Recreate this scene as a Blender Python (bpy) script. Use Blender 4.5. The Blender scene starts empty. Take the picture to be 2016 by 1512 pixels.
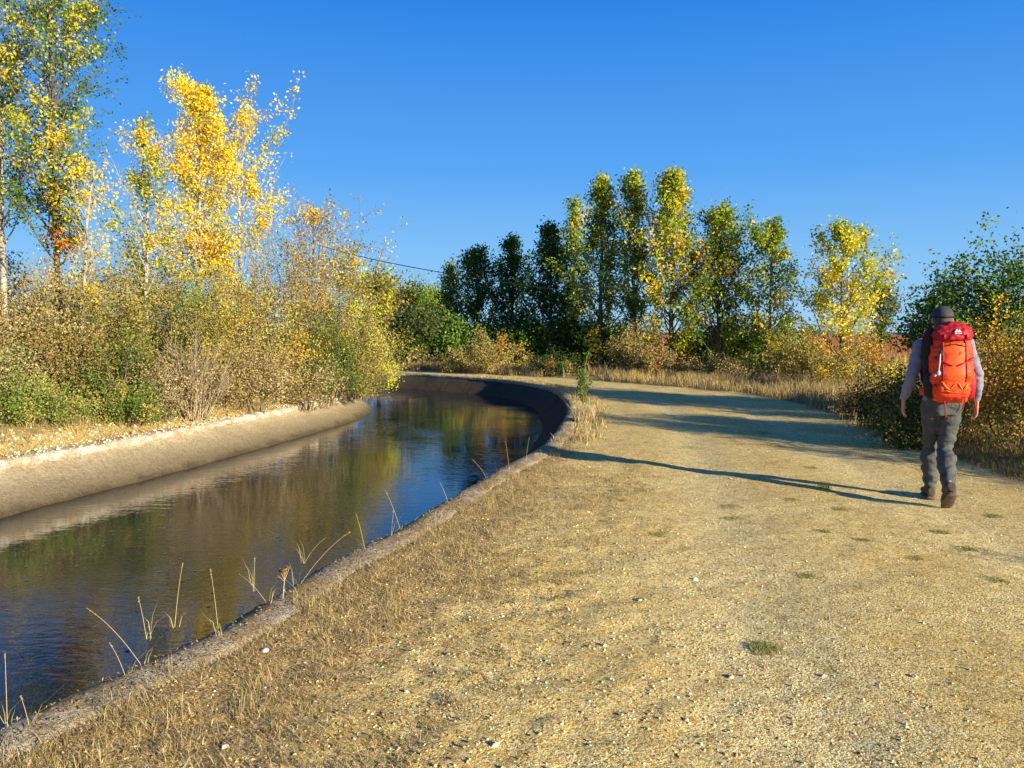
import bpy, bmesh, math, random
import numpy as np
from mathutils import Vector, noise as mnoise
from mathutils.bvhtree import BVHTree
R_ = math.radians
sc = bpy.context.scene
col = sc.collection
CAMH = 1.53; F = 1523.0
P = math.atan(101/1523.0); CP, SP = math.cos(P), math.sin(P)

def ray(px, py):
    x = (px-1008)/F; y = (756-py)/F
    return np.array([x, y*SP+CP, y*CP-SP])
def at(px, py, Z=0.0):
    d = ray(px, py); t = (Z-CAMH)/d[2]
    return np.array([d[0]*t, d[1]*t, Z])
def atd(px, py, Y):
    d = ray(px, py); t = Y/d[1]
    return np.array([d[0]*t, Y, CAMH+d[2]*t])

# ------------------------------------------------------------------ materials
def newmat(name):
    m = bpy.data.materials.new(name); m.use_nodes = True
    nt = m.node_tree; nt.nodes.clear()
    return m, nt
class G:
    def __init__(s, nt): s.nt = nt
    def n(s, t, **kw):
        nd = s.nt.nodes.new(t)
        for k, v in kw.items(): setattr(nd, k, v)
        return nd
    def l(s, a, b): s.nt.links.new(a, b)
    def mix(s, f, a, b, mode='MIX'):
        nd = s.nt.nodes.new('ShaderNodeMix'); nd.data_type = 'RGBA'; nd.blend_type = mode
        for i, v in ((0, f), (6, a), (7, b)):
            if isinstance(v, bpy.types.NodeSocket): s.nt.links.new(v, nd.inputs[i])
            else: nd.inputs[i].default_value = v if i == 0 else (*v, 1) if len(v) == 3 else v
        return nd.outputs[2]
    def math(s, op, a, b=0.0, clamp=False):
        nd = s.nt.nodes.new('ShaderNodeMath'); nd.operation = op; nd.use_clamp = clamp
        for i, v in ((0, a), (1, b)):
            if isinstance(v, bpy.types.NodeSocket): s.nt.links.new(v, nd.inputs[i])
            else: nd.inputs[i].default_value = v
        return nd.outputs[0]
    def ramp(s, f, stops):
        nd = s.nt.nodes.new('ShaderNodeValToRGB'); e = nd.color_ramp.elements
        while len(e) < len(stops): e.new(0.5)
        for i, (p, c) in enumerate(stops):
            e[i].position = p; e[i].color = (c, c, c, 1) if isinstance(c, (int, float)) else (*c, 1)
        s.nt.links.new(f, nd.inputs[0]); return nd.outputs[0]
    def noise(s, vec, scale, detail=4, rough=0.6, dist=0):
        nd = s.nt.nodes.new('ShaderNodeTexNoise'); nd.inputs['Scale'].default_value = scale
        nd.inputs['Detail'].default_value = detail; nd.inputs['Roughness'].default_value = rough
        nd.inputs['Distortion'].default_value = dist
        if vec is not None: s.nt.links.new(vec, nd.inputs['Vector'])
        return nd.outputs[0]
    def pos(s): return s.n('ShaderNodeNewGeometry').outputs['Position']
    def obj(s): return s.n('ShaderNodeTexCoord').outputs['Object']
    def attr(s, name): return s.n('ShaderNodeAttribute', attribute_name=name)
    def out(s, sh):
        o = s.n('ShaderNodeOutputMaterial'); s.l(sh, o.inputs[0])
    def pbsdf(s, color, rough=0.8, bump=None, bs=0.3, bd=0.01, spec=0.3):
        b = s.n('ShaderNodeBsdfPrincipled')
        if isinstance(color, bpy.types.NodeSocket): s.l(color, b.inputs['Base Color'])
        else: b.inputs['Base Color'].default_value = (*color, 1)
        if isinstance(rough, bpy.types.NodeSocket): s.l(rough, b.inputs['Roughness'])
        else: b.inputs['Roughness'].default_value = rough
        b.inputs['Specular IOR Level'].default_value = spec
        if bump is not None:
            bn = s.n('ShaderNodeBump'); bn.inputs['Strength'].default_value = bs; bn.inputs['Distance'].default_value = bd
            s.l(bump, bn.inputs['Height']); s.l(bn.outputs[0], b.inputs['Normal'])
        return b

def mat_leaf(name, tr):
    m, nt = newmat(name); g = G(nt)
    c = g.attr('Col').outputs['Color']
    d = g.n('ShaderNodeBsdfDiffuse'); g.l(c, d.inputs[0])
    t = g.n('ShaderNodeBsdfTranslucent'); g.l(c, t.inputs[0])
    mx = g.n('ShaderNodeMixShader'); mx.inputs[0].default_value = tr
    g.l(d.outputs[0], mx.inputs[1]); g.l(t.outputs[0], mx.inputs[2])
    g.out(mx.outputs[0]); return m
def mat_bark(name, c1, c2):
    m, nt = newmat(name); g = G(nt); p = g.obj()
    n1 = g.noise(p, 9, 2, 0.7); c = g.mix(g.ramp(n1, [(0.35, 0.0), (0.62, 1.0)]), c1, c2)
    d = g.n('ShaderNodeBsdfDiffuse'); g.l(c, d.inputs[0]); g.out(d.outputs[0]); return m
def mat_fabric(name, c, c2=None, rough=0.8, wr=9, bs=0.35, bd=0.02):
    m, nt = newmat(name); g = G(nt); p = g.obj()
    n = g.noise(p, 14, 4, 0.6)
    cc = g.mix(g.ramp(n, [(0.3, 0.0), (0.7, 1.0)]), c, c2 or tuple(x*0.72 for x in c))
    h = g.math('ADD', g.noise(p, wr, 3, 0.5, 1.2), g.math('MULTIPLY', g.noise(p, 220, 2), 0.1))
    g.out(g.pbsdf(cc, rough, h, bs, bd).outputs[0]); return m

M = {}
M['leaf'] = mat_leaf('leaf', 0.36)
M['dry'] = mat_leaf('dry_leaf', 0.15)
M['bark_pale'] = mat_bark('pale_bark', (0.50, 0.45, 0.37), (0.27, 0.22, 0.16))
M['bark_brown'] = mat_bark('brown_bark', (0.20, 0.15, 0.10), (0.09, 0.07, 0.05))
M['twig_grey'] = mat_bark('dry_twigs', (0.27, 0.20, 0.12), (0.15, 0.11, 0.065))
M['twig_pale'] = mat_bark('pale_dry_twigs', (0.42, 0.33, 0.21), (0.25, 0.19, 0.12))

def mat_ground():
    m, nt = newmat('ground_soil'); g = G(nt); p = g.pos()
    a = g.attr('Mask'); sep = g.n('ShaderNodeSeparateColor'); g.l(a.outputs['Color'], sep.inputs[0])
    road, lit, red = sep.outputs[0], sep.outputs[1], sep.outputs[2]
    a2 = g.attr('Rut'); sp2 = g.n('ShaderNodeSeparateColor'); g.l(a2.outputs['Color'], sp2.inputs[0]); rut = sp2.outputs[0]
    nb = g.noise(p, 1.1, 3, 0.65); nm = g.noise(p, 8, 4, 0.75); nf = g.noise(p, 75, 3, 0.85)
    vo = g.n('ShaderNodeTexVoronoi'); vo.inputs['Scale'].default_value = 80; g.l(p, vo.inputs['Vector'])
    rc = g.mix(g.ramp(nb, [(0.38, 0.0), (0.62, 1.0)]), (0.80, 0.56, 0.165), (0.93, 0.72, 0.27))
    rc = g.mix(g.math('MULTIPLY', rut, 0.6), rc, (0.95, 0.81, 0.40))
    rc = g.mix(g.ramp(nm, [(0.46, 0.0), (0.70, 0.85)]), rc, (0.58, 0.37, 0.10))
    gs = g.n('ShaderNodeSeparateColor'); g.l(vo.outputs['Color'], gs.inputs[0])
    rc = g.mix(g.math('MULTIPLY', g.ramp(gs.outputs[0], [(0.65, 0.0), (0.95, 1.0)]), 0.6), rc, (0.95, 0.85, 0.55))
    rc = g.mix(g.math('MULTIPLY', g.ramp(gs.outputs[1], [(0.62, 0.0), (0.95, 1.0)]), 0.75), rc, (0.25, 0.15, 0.055))
    rc = g.mix(g.math('MULTIPLY', g.ramp(nf, [(0.50, 0.0), (0.62, 1.0)]), 0.65), rc, (0.32, 0.20, 0.07))
    lc = g.mix(g.ramp(nm, [(0.38, 0.0), (0.60, 1.0)]), (0.66, 0.43, 0.135), (0.36, 0.22, 0.08))
    lc = g.mix(g.ramp(nf, [(0.45, 0.0), (0.60, 0.8)]), lc, (0.20, 0.125, 0.055))
    lc = g.mix(g.math('MULTIPLY', g.ramp(gs.outputs[2], [(0.6, 0.0), (0.9, 1.0)]), 0.7), lc, (0.78, 0.60, 0.31))
    fc = g.mix(g.ramp(nb, [(0.4, 0.0), (0.6, 1.0)]), (0.34, 0.25, 0.11), (0.20, 0.16, 0.07))
    fc = g.mix(g.ramp(nf, [(0.4, 0.0), (0.7, 0.8)]), fc, (0.38, 0.29, 0.14))
    fc = g.mix(red, fc, (0.52, 0.20, 0.08))
    wob = g.math('MULTIPLY', g.math('SUBTRACT', nm, 0.5), 1.4)
    rm = g.math('ADD', road, wob, True); rm = g.ramp(rm, [(0.38, 0.0), (0.62, 1.0)])
    lm = g.math('ADD', lit, wob, True); lm = g.ramp(lm, [(0.30, 0.0), (0.75, 1.0)])
    c = g.mix(rm, fc, rc); c = g.mix(lm, c, lc)
    h = g.math('ADD', g.math('MULTIPLY', nf, 1.2), g.math('MULTIPLY', nm, 1.2))
    h = g.math('SUBTRACT', h, g.math('MULTIPLY', g.math('MULTIPLY', vo.outputs['Distance'], 0.6), g.ramp(nb, [(0.4, 0.3), (0.6, 1.0)])))
    b = g.pbsdf(c, 0.95, h, 0.65, 0.02, 0.0)
    g.out(b.outputs[0]); return m
M['ground'] = mat_ground()

def mat_concrete(name, pale, dark, wet=True, crust=0.5, bs=0.6, soil=None):
    m, nt = newmat(name); g = G(nt); p = g.pos()
    n1 = g.noise(p, 2.0, 6, 0.8); n2 = g.noise(p, 18, 4, 0.85); n3 = g.noise(p, 90, 3, 0.7)
    c = g.mix(g.ramp(n1, [(0.42, 0.0), (0.58, 1.0)]), pale, dark)
    c = g.mix(g.math('MULTIPLY', g.ramp(n2, [(0.46, 0.0), (0.62, 1.0)]), crust), c, tuple(x*0.4 for x in dark))
    c = g.mix(g.math('MULTIPLY', g.ramp(n3, [(0.45, 0.0), (0.62, 1.0)]), 0.5), c, tuple(min(.92, x*1.4) for x in pale))
    if soil:
        c = g.mix(g.ramp(g.noise(p, 3.0, 6, 0.85), [(0.46, 0.0), (0.60, 1.0)]), c, soil)
    if wet:
        sp = g.n('ShaderNodeSeparateXYZ'); g.l(p, sp.inputs[0])
        z = g.math('ADD', sp.outputs[2], g.math('MULTIPLY', g.math('SUBTRACT', n1, 0.5), 0.35))
        z = g.math('MULTIPLY', g.math('ADD', z, 0.5), 2.0)
        c = g.mix(g.ramp(z, [(0.08, 0.95), (0.24, 0.72), (0.6, 0.38), (0.92, 0.0)]), c, (0.085, 0.062, 0.035))
    h = g.math('ADD', g.math('ADD', n2, n1), g.math('MULTIPLY', n3, 0.6))
    g.out(g.pbsdf(c, 0.9, h, bs, 0.04, 0.05).outputs[0]); return m
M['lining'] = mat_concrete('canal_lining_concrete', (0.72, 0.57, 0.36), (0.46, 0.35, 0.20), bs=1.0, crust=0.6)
M['lining_shade_tint'] = mat_concrete('shade_tinted_lining_concrete', (0.09, 0.072, 0.054), (0.045, 0.038, 0.03))  # near-black copy of the lining: the wall's shade put into its colour
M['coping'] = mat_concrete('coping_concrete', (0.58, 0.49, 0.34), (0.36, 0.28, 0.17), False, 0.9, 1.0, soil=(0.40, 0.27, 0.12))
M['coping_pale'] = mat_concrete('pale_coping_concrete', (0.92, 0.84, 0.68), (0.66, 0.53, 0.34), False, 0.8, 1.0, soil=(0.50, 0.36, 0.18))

def mat_water():
    m, nt = newmat('canal_water'); g = G(nt); p = g.pos()
    mp = g.n('ShaderNodeMapping'); mp.inputs['Scale'].default_value = (0.8, 1.7, 1); mp.inputs['Rotation'].default_value = (0, 0, R_(12)); g.l(p, mp.inputs[0])
    a = g.noise(mp.outputs[0], 5.5, 2, 0.5, 0.6); b = g.noise(p, 0.6, 2, 0.5); c = g.noise(mp.outputs[0], 19, 2, 0.5, 0.4)
    amp = g.ramp(b, [(0.42, 0.3), (0.58, 1.0)])
    h = g.math('MULTIPLY', g.math('ADD', a, g.math('MULTIPLY', c, 0.30)), amp)
    s = g.pbsdf((0.006, 0.012, 0.022), 0.01, h, 0.10, 0.05, 0.5); s.inputs['IOR'].default_value = 1.85
    g.out(s.outputs[0]); return m
M['water'] = mat_water()
def mat_attr(name, rough=0.85, spec=0.1):
    m, nt = newmat(name); g = G(nt); c = g.attr('Col').outputs['Color']
    g.out(g.pbsdf(c, rough, None, 0.3, 0.005, spec).outputs[0]); return m
M['stone'] = mat_attr('pebble_stone')

# ------------------------------------------------------------------ mesh helpers
def mkmesh(name, V, Fc, mat, parent=None, colr=None, smooth=False, attr='Col'):
    V = np.asarray(V, np.float32).reshape(-1, 3); Fc = np.asarray(Fc, np.int32); k = Fc.shape[1]
    me = bpy.data.meshes.new(name); me.vertices.add(len(V)); me.vertices.foreach_set('co', V.ravel())
    me.loops.add(Fc.size); me.loops.foreach_set('vertex_index', Fc.ravel())
    me.polygons.add(len(Fc)); me.polygons.foreach_set('loop_start', np.arange(len(Fc), dtype=np.int32)*k)
    if smooth: me.polygons.foreach_set('use_smooth', np.ones(len(Fc), bool))
    me.update(calc_edges=True)
    if colr is not None: addattr(me, attr, colr)
    me.materials.append(mat)
    o = bpy.data.objects.new(name, me); col.objects.link(o)
    if parent: o.parent = parent
    return o
def addattr(me, attr, colr):
    c = np.ones((len(me.vertices), 4), np.float32); c[:, :3] = colr
    at_ = me.attributes.new(attr, 'FLOAT_COLOR', 'POINT'); at_.data.foreach_set('color', c.ravel())
def tag(o, label=None, cat=None, group=None, kind=None):
    if label: o['label'] = label
    if cat: o['category'] = cat
    if group: o['group'] = group
    if kind: o['kind'] = kind
    return o
def empty(name, loc, rz=0, label=None, cat=None, group=None):
    o = bpy.data.objects.new(name, None); o.empty_display_size = 0.2; col.objects.link(o)
    o.location = tuple(float(v) for v in loc); o.rotation_euler = (0, 0, rz); return tag(o, label, cat, group)

class Tubes:
    def __init__(s, n=4): s.V = []; s.F = []; s.c = 0; s.n = n
    def add(s, pts, rad, n=None):
        n = n or s.n; pts = np.asarray(pts, float); rad = np.asarray(rad, float); k = len(pts)
        t = pts[-1]-pts[0]; t /= (np.linalg.norm(t)+1e-9)
        a = np.cross(t, (0.3, 0.1, 1.0) if abs(t[2]) < 0.9 else (1.0, 0, 0)); a /= (np.linalg.norm(a)+1e-9); b = np.cross(t, a)
        th = np.arange(n)*2*math.pi/n
        ring = np.cos(th)[:, None]*a + np.sin(th)[:, None]*b
        s.V.append((pts[:, None, :]+rad[:, None, None]*ring[None]).reshape(-1, 3))
        i = np.arange(k-1)[:, None]*n; j = np.arange(n)[None]; j2 = (j+1) % n
        f = np.stack([i+j, i+j2, i+n+j2, i+n+j], -1).reshape(-1, 4)+s.c
        s.F.append(f); s.c += k*n
    def build(s, name, mat, parent=None, colr=None):
        return mkmesh(name, np.concatenate(s.V), np.concatenate(s.F), mat, parent, colr, True)

def leaf_mesh(name, C, size, cols, rng, parent, mat=None, ar=0.62):
    N = len(C)
    u = rng.normal(size=(N, 3)); u /= np.linalg.norm(u, axis=1)[:, None]
    w = rng.normal(size=(N, 3)); v = np.cross(u, w); v /= np.linalg.norm(v, axis=1)[:, None]
    L = (size*rng.uniform(0.65, 1.3, N))[:, None]
    V = np.stack([C-u*L*0.5, C+v*L*0.5*ar+u*L*0.06, C+u*L*0.5, C-v*L*0.5*ar+u*L*0.06], 1).reshape(-1, 3)
    Fc = np.arange(N*4).reshape(-1, 4)
    return mkmesh(name, V, Fc, mat or M['leaf'], parent, np.repeat(np.clip(cols, 0, 0.95), 4, 0))

C_ = dict(dark=(0.045, 0.085, 0.025), green=(0.085, 0.165, 0.030), mid=(0.17, 0.26, 0.040), lime=(0.38, 0.45, 0.05), yg=(0.50, 0.50, 0.05),
          lem=(0.90, 0.72, 0.06), yel=(0.84, 0.60, 0.04), gold=(0.76, 0.44, 0.035), org=(0.52, 0.26, 0.045), olive=(0.23, 0.21, 0.055), obr=(0.37, 0.295, 0.08),
          brn=(0.34, 0.235, 0.095), beige=(0.48, 0.38, 0.19), rust=(0.36, 0.16, 0.055), red=(0.6, 0.14, 0.04), lg=(0.28, 0.31, 0.08), sage=(0.20, 0.24, 0.05))
def pick(pal, s, rng):
    w = np.array([a[1]*(1-s)+a[2]*s for a in pal], float); w /= w.sum()
    return np.array(C_[pal[rng.choice(len(pal), p=w)][0]])

def leaves_from(anch, acol, n, sg, rng):
    anch = np.array(anch); acol = np.array(acol)
    wt = rng.gamma(1.6, 1.0, len(anch)); wt /= wt.sum()          # uneven clumps
    i = rng.choice(len(anch), n, p=wt)
    C = anch[i]+rng.normal(size=(n, 3))*sg
    c = acol[i]*rng.uniform(0.74, 1.14, n)[:, None]
    j = rng.random(n) < 0.08; k = rng.integers(0, len(anch), n)
    c[j] = acol[k[j]]
    return C, c

def tree(name, label, cat, base, H, Rr, leaves, ls, pal, seed, t0=0.15, el=(45, 65), nl=34, bark='bark_brown', r0=0.09,
         sg=0.13, shape='poplar', bare=0.0, lean=(0, 0), group=None, twl=0.36, low=0.6):
    rng = np.random.default_rng(seed); H = H*0.95-0.15
    root = empty(name, base, 0, label, cat, group)
    T = Tubes(5); anch = []; acol = []
    ts = np.linspace(0, 1, 12)
    tp = np.stack([ts*0, ts*0, ts*H], 1)+np.array([lean[0], lean[1], 0])[None]*(ts**1.3)[:, None]*H*0.3
    wb = np.cumsum(rng.normal(size=(12, 2))*0.018*H/5, 0); tp[1:, :2] += wb[1:]; tp[0, 2] = -0.1
    tr = r0*(1-ts)**0.75+0.008; tr[0] *= 1.35
    T.add(tp, tr, 8)
    lobe = rng.uniform(0.55, 1.3, (6, 5))
    for i in range(nl):
        t = min(t0+(1-t0)*((i+rng.random())/nl), 0.985)
        s = (t-t0)/(1-t0); p0 = np.array([np.interp(t, ts, tp[:, k]) for k in range(3)])
        if shape == 'poplar': r = Rr*((1-s)**0.6)*min(1, low+s*1.6)
        elif shape == 'round': r = Rr*math.sqrt(max(0.05, 1-(2*s-0.9)**2))
        else: r = Rr*(0.35+0.65*math.sin(math.pi*min(1, s*0.95+0.08)))
        e = R_(rng.uniform(*el)); az = i*2.4+rng.uniform(-0.5, 0.5)+seed
        r = r*lobe[int(s*5.99), int((az % 6.283)/6.284*5)]*rng.uniform(0.8, 1.1); L = max(0.25, r/max(0.35, math.cos(e)))
        L = min(L, (H-p0[2])/max(0.2, math.sin(e))+0.2)
        d = np.array([math.cos(az)*math.cos(e), math.sin(az)*math.cos(e), math.sin(e)])
        u = np.linspace(0, 1, 6)[:, None]
        lp = p0+d*L*u+np.array([0, 0, 0.10*L])*u**2+np.cumsum(rng.normal(size=(6, 3))*0.03*L, 0)*(u > 0)
        rr = max(0.006, np.interp(t, ts, tr)*0.42)
        T.add(lp, np.linspace(rr, 0.004, 6), 4)
        isbare = rng.random() < bare*(1.8 if s > 0.75 else 0.7)
        cc = pick(pal, s, rng)
        if not isbare:
            for q in (3, 4, 5): anch.append(lp[q]); acol.append(cc)
        for k in range(6):
            uu = rng.uniform(0.2, 1.0); q0 = np.array([np.interp(uu, u[:, 0], lp[:, m_]) for m_ in range(3)])
            dd = d+rng.normal(size=3)*0.55; dd /= np.linalg.norm(dd); tl = L*twl*rng.uniform(0.5, 1.1)+0.08
            tw = q0+dd*tl*np.linspace(0, 1, 4)[:, None]
            T.add(tw, np.linspace(max(0.003, rr*0.35), 0.0025, 4), 3)
            if isbare and rng.random() < 0.8: continue
            c2 = cc if rng.random() < 0.75 else pick(pal, s, rng)
            for q in range(1, 4): anch.append(tw[q]); acol.append(c2)
    T.build('trunk', M[bark], root)
    C, c = leaves_from(anch, acol, leaves, sg, rng)
    leaf_mesh('crown', C, ls, c, rng, root)
    return root

def shrub(name, label, cat, base, H, Rr, leaves, ls, pal, seed, stems=16, tw=7, bark='twig_grey', sg=0.10, group=None, ry=None,
          spread=1.0, twig_r=0.003, up=0.0):
    rng = np.random.default_rng(seed); H = H*0.94
    root = empty(name, base, 0, label, cat, group)
    T = Tubes(3); anch = []; acol = []; ry = ry or Rr
    lob = rng.uniform(0.68, 1.14, 9)
    for i in range(stems):
        az = i*2.4+rng.uniform(-0.4, 0.4); q = math.sqrt((i+0.5)/stems)
        f = lob[int(az/6.283*9) % 9]
        tip = np.array([math.cos(az)*Rr*q*spread, math.sin(az)*ry*q*spread, H*(1-0.62*q*q)*rng.uniform(0.70, 1.08)])*np.array([f, f, 0.5+0.5*f])
        b0 = np.array([math.cos(az)*Rr*q*0.3, math.sin(az)*ry*q*0.3, -0.06])
        u = np.linspace(0, 1, 6)[:, None]; mid = np.array([0, 0, H*0.15])
        lp = b0*(1-u)+tip*u+mid*4*u*(1-u)*0.6+np.cumsum(rng.normal(size=(6, 3))*0.025*H, 0)*(u > 0)
        T.add(lp, np.linspace(0.006+0.004*H, twig_r, 6), 4)
        d = tip-b0; d /= np.linalg.norm(d)
        cs = pick(pal, 0.5, rng)
        for k in range(tw):
            uu = rng.uniform(0.15, 1.0)**0.8; q0 = np.array([np.interp(uu, u[:, 0], lp[:, m_]) for m_ in range(3)])
            out = np.array([math.cos(az), math.sin(az), 0])
            dd = d*0.7+out*0.35+rng.normal(size=3)*0.55+np.array([0, 0, up]); dd /= np.linalg.norm(dd); tl = rng.uniform(0.12, 0.36)*H*0.8
            t_ = q0+dd*tl*np.linspace(0, 1, 4)[:, None]; t_[:, 2] = np.maximum(t_[:, 2], 0.02)
            T.add(t_, np.linspace(twig_r*1.3, twig_r*0.7, 4), 3)
            s = min(1, max(0, q0[2]/H)); cc = cs if rng.random() < 0.6 else pick(pal, s, rng)
            for m_ in range(4): anch.append(t_[m_]); acol.append(cc)
    T.build('stems', M[bark], root)
    if leaves:
        C, c = leaves_from(anch, acol, leaves, sg, rng)
        C[:, 2] = np.maximum(C[:, 2], 0.0+rng.random(len(C))*0.15)
        leaf_mesh('foliage', C, ls, c, rng, root, mat=M['dry'])
    return root

# ------------------------------------------------------------------ plan curves
def catmull(pts, per=12):
    p = np.array(pts, float); p = np.vstack([2*p[0]-p[1], p, 2*p[-1]-p[-2]]); out = []
    for i in range(1, len(p)-2):
        for t in np.arange(per)/per:
            out.append(0.5*((2*p[i])+(-p[i-1]+p[i+1])*t+(2*p[i-1]-5*p[i]+4*p[i+1]-p[i+2])*t*t+(-p[i-1]+3*p[i]-3*p[i+1]+p[i+2])*t**3))
    out.append(p[-2]); return np.array(out)
def resample(c, n):
    d = np.r_[0, np.cumsum(np.linalg.norm(np.diff(c, axis=0), axis=1))]; s = np.linspace(0, d[-1], n)
    return np.stack([np.interp(s, d, c[:, 0]), np.interp(s, d, c[:, 1])], 1)
def normals(c, side):
    t = np.gradient(c, axis=0); t /= np.linalg.norm(t, axis=1)[:, None]
    return np.stack([t[:, 1], -t[:, 0]], 1)*side      # side +1 : right of travel
Rp = [(-2.95, -3), (-2.75, -0.6), (-2.42, 1.4)]+[tuple(at(*q)[:2]) for q in ((0, 1440), (430, 1243), (640, 1118), (800, 1035), (985, 925), (1065, 880), (1108, 830), (1116, 793), (1080, 765), (1000, 750), (880, 741), (760, 735))]+[(-9.5, 29.8), (-16, 29)]
Lp = [(-7.7, -3), (-7.3, 1), (-6.65, 5.2), (-5.95, 8.9), (-5.5, 10.6), (-5.0, 12.9), (-4.45, 15.7), (-4.1, 18.2), (-4.35, 20.8), (-5.5, 22.9), (-8, 24.2), (-11, 24.6), (-16, 24)]
Ep = [(4.9, -3), (5.2, 1), (5.3, 5), (5.35, 8), (5.5, 11), (6.0, 14.2), (6.3, 17), (5.8, 19.8), (4.4, 22.2), (2.8, 24.6), (0.2, 27.6), (-5.7, 32.2), (-16, 33.5)]
CR = resample(catmull(Rp), 260); CL = resample(catmull(Lp), 260); CE = resample(catmull(Ep), 160)
CR2, CL2, CE2 = resample(CR, 110), resample(CL, 90), resample(CE, 60)
NR = normals(CR, 1); NL = normals(CL, -1)

def dist_poly(P2, c):
    out = np.full(len(P2), 1e9)
    a = c[:-1]; ab = c[1:]-a; L2 = (ab**2).sum(1)
    for i in range(0, len(P2), 20000):
        px = P2[i:i+20000, 0][:, None]-a[:, 0]; py = P2[i:i+20000, 1][:, None]-a[:, 1]
        t = np.clip((px*ab[:, 0]+py*ab[:, 1])/L2, 0, 1)
        out[i:i+20000] = np.sqrt(((px-ab[:, 0]*t)**2+(py-ab[:, 1]*t)**2).min(1))
    return out
def inside(P2, poly):
    r = np.zeros(len(P2), bool); n = len(poly); x, y = P2[:, 0], P2[:, 1]
    for i in range(n):
        x1, y1 = poly[i]; x2, y2 = poly[(i+1) % n]
        if y1 == y2: continue
        c = ((y1 > y) != (y2 > y)) & (x < (x2-x1)*(y-y1)/(y2-y1)+x1); r ^= c
    return r
_rg = np.random.default_rng(5); _lat = _rg.random((256, 256))
def vnoise(x, y, s):
    x = x*s+50.3; y = y*s+71.7; xi = np.floor(x).astype(int); yi = np.floor(y).astype(int); fx = x-xi; fy = y-yi
    fx = fx*fx*(3-2*fx); fy = fy*fy*(3-2*fy); g = lambda a, b: _lat[a % 256, b % 256]
    return (g(xi, yi)*(1-fx)+g(xi+1, yi)*fx)*(1-fy)+(g(xi, yi+1)*(1-fx)+g(xi+1, yi+1)*fx)*fy-0.5
sst = lambda x: np.clip(x, 0, 1)**2*(3-2*np.clip(x, 0, 1))
chan = np.vstack([CR2, CL2[::-1]]); roadp = np.vstack([CR2, CE2[::-1]])
def height(P2):
    P2 = np.atleast_2d(np.asarray(P2, float)); x, y = P2[:, 0], P2[:, 1]
    dR = dist_poly(P2, CR2); dL = dist_poly(P2, CL2); dE = dist_poly(P2, CE2)
    onroad = inside(P2, roadp); inch = inside(P2, chan); left = (dL < dR) & (~onroad)
    left |= (x < -8) & (y < 23)
    z = vnoise(x, y, 0.8)*0.03+vnoise(x, y, 3)*0.012+vnoise(x, y, 11)*0.006
    near = np.exp(-(y/9)**2); rf = dR/(dR+dE+1e-6)
    rough = 0.22+1.1*np.exp(-((rf-0.24)/0.13)**2)
    z += near*(vnoise(x, y, 15)*0.014+vnoise(x+9, y, 7)*0.014+vnoise(x+3, y+5, 24)*0.008)*rough
    z -= onroad*0.02*(np.exp(-((rf-0.40)/0.06)**2)+np.exp(-((rf-0.72)/0.06)**2))
    edge = sst((dR-0.2)/0.5)
    zr = z*np.where(onroad, 0.9, 1.6)*(0.25+0.75*edge)+np.where(~onroad & ~left & (dE < 60), 0.10*sst(dE/1.5), 0)
    zr = zr + np.where(onroad, 0.016*np.exp(-((dR-0.34)/0.14)**2)*(0.3+vnoise(x, y, 2.3)*1.8), 0)
    zl = z*2.5*sst((dL-0.2)/0.6)+0.75*sst((dL-0.35)/4.0)+0.15*sst((dL-0.2)/1.0)+0.05*np.exp(-((dL-0.34)/0.15)**2)*(0.5+vnoise(x, y, 2.0)*2.0)
    far = sst((np.hypot(x, y)-45)/60)
    return np.where(left, zl*(1-far), zr*(1-far)-0.4*far), dR, dL, dE, onroad, inch, left
def hz(x, y): return float(height([(x, y)])[0][0])

# ------------------------------------------------------------------ ground sheet
def axis(segs):
    out = []
    for a, b, d in segs: out += list(np.arange(a, b-1e-6, d))
    return np.array(out)
gx = np.r_[-900, -500, -250, -140, -90, -60, -40, -30, -24, -20, axis([(-16.3, -8, 0.14), (-8, -2.6, 0.10), (-2.6, 4.5, 0.042), (4.5, 8, 0.12), (8, 16, 0.4), (16, 30, 1.5)]), 36, 45, 60, 90, 140, 250, 500, 900]
gy = np.r_[-200, -60, -20, -8, -5, -3.4, axis([(-2.9, 1.8, 0.14), (1.8, 6.5, 0.04), (6.5, 10, 0.065), (10, 30.5, 0.12), (30.5, 40, 0.4)]), 44, 50, 60, 75, 95, 120, 160, 220, 320, 500, 900, 1600]
X, Y = np.meshgrid(gx, gy); P2 = np.stack([X.ravel(), Y.ravel()], 1)
Z, dR, dL, dE, onroad, inch, left = height(P2)
grow_ = np.vstack([CR+NR*0.05, (CL+NL*0.06)[::-1]])
hole = inside(P2, grow_); Z = np.where(hole, -1.3, Z)
x, y = P2[:, 0], P2[:, 1]
stripw = np.interp(y, [2, 5, 8, 10, 14, 20], [1.75, 1.45, 1.0, 0.7, 0.45, 0.3])
lit = sst(1.15-dR/stripw)*(~left)
road = np.where(onroad, sst(0.5+dE/0.9), sst(0.5-dE/0.9)*(~left))
road = np.where(left, sst(1.0-(dL-0.2)/1.6)*0.85, road)
red = sst((x-14)/6)*sst((y-30)/12)
mask = np.stack([road, lit, red], 1)
rf = dR/(dR+dE+1e-6); rut = onroad*(np.exp(-((rf-0.40)/0.07)**2)+np.exp(-((rf-0.72)/0.08)**2))*0.9
ny, nx = X.shape; ii = (np.arange(ny-1)[:, None]*nx+np.arange(nx-1)[None]).ravel()
ground = mkmesh('ground', np.c_[P2, Z], np.stack([ii, ii+1, ii+nx+1, ii+nx], 1), M['ground'], None, mask, True, 'Mask')
addattr(ground.data, 'Rut', np.repeat(rut[:, None], 3, 1))
tag(ground, kind='structure')

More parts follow.
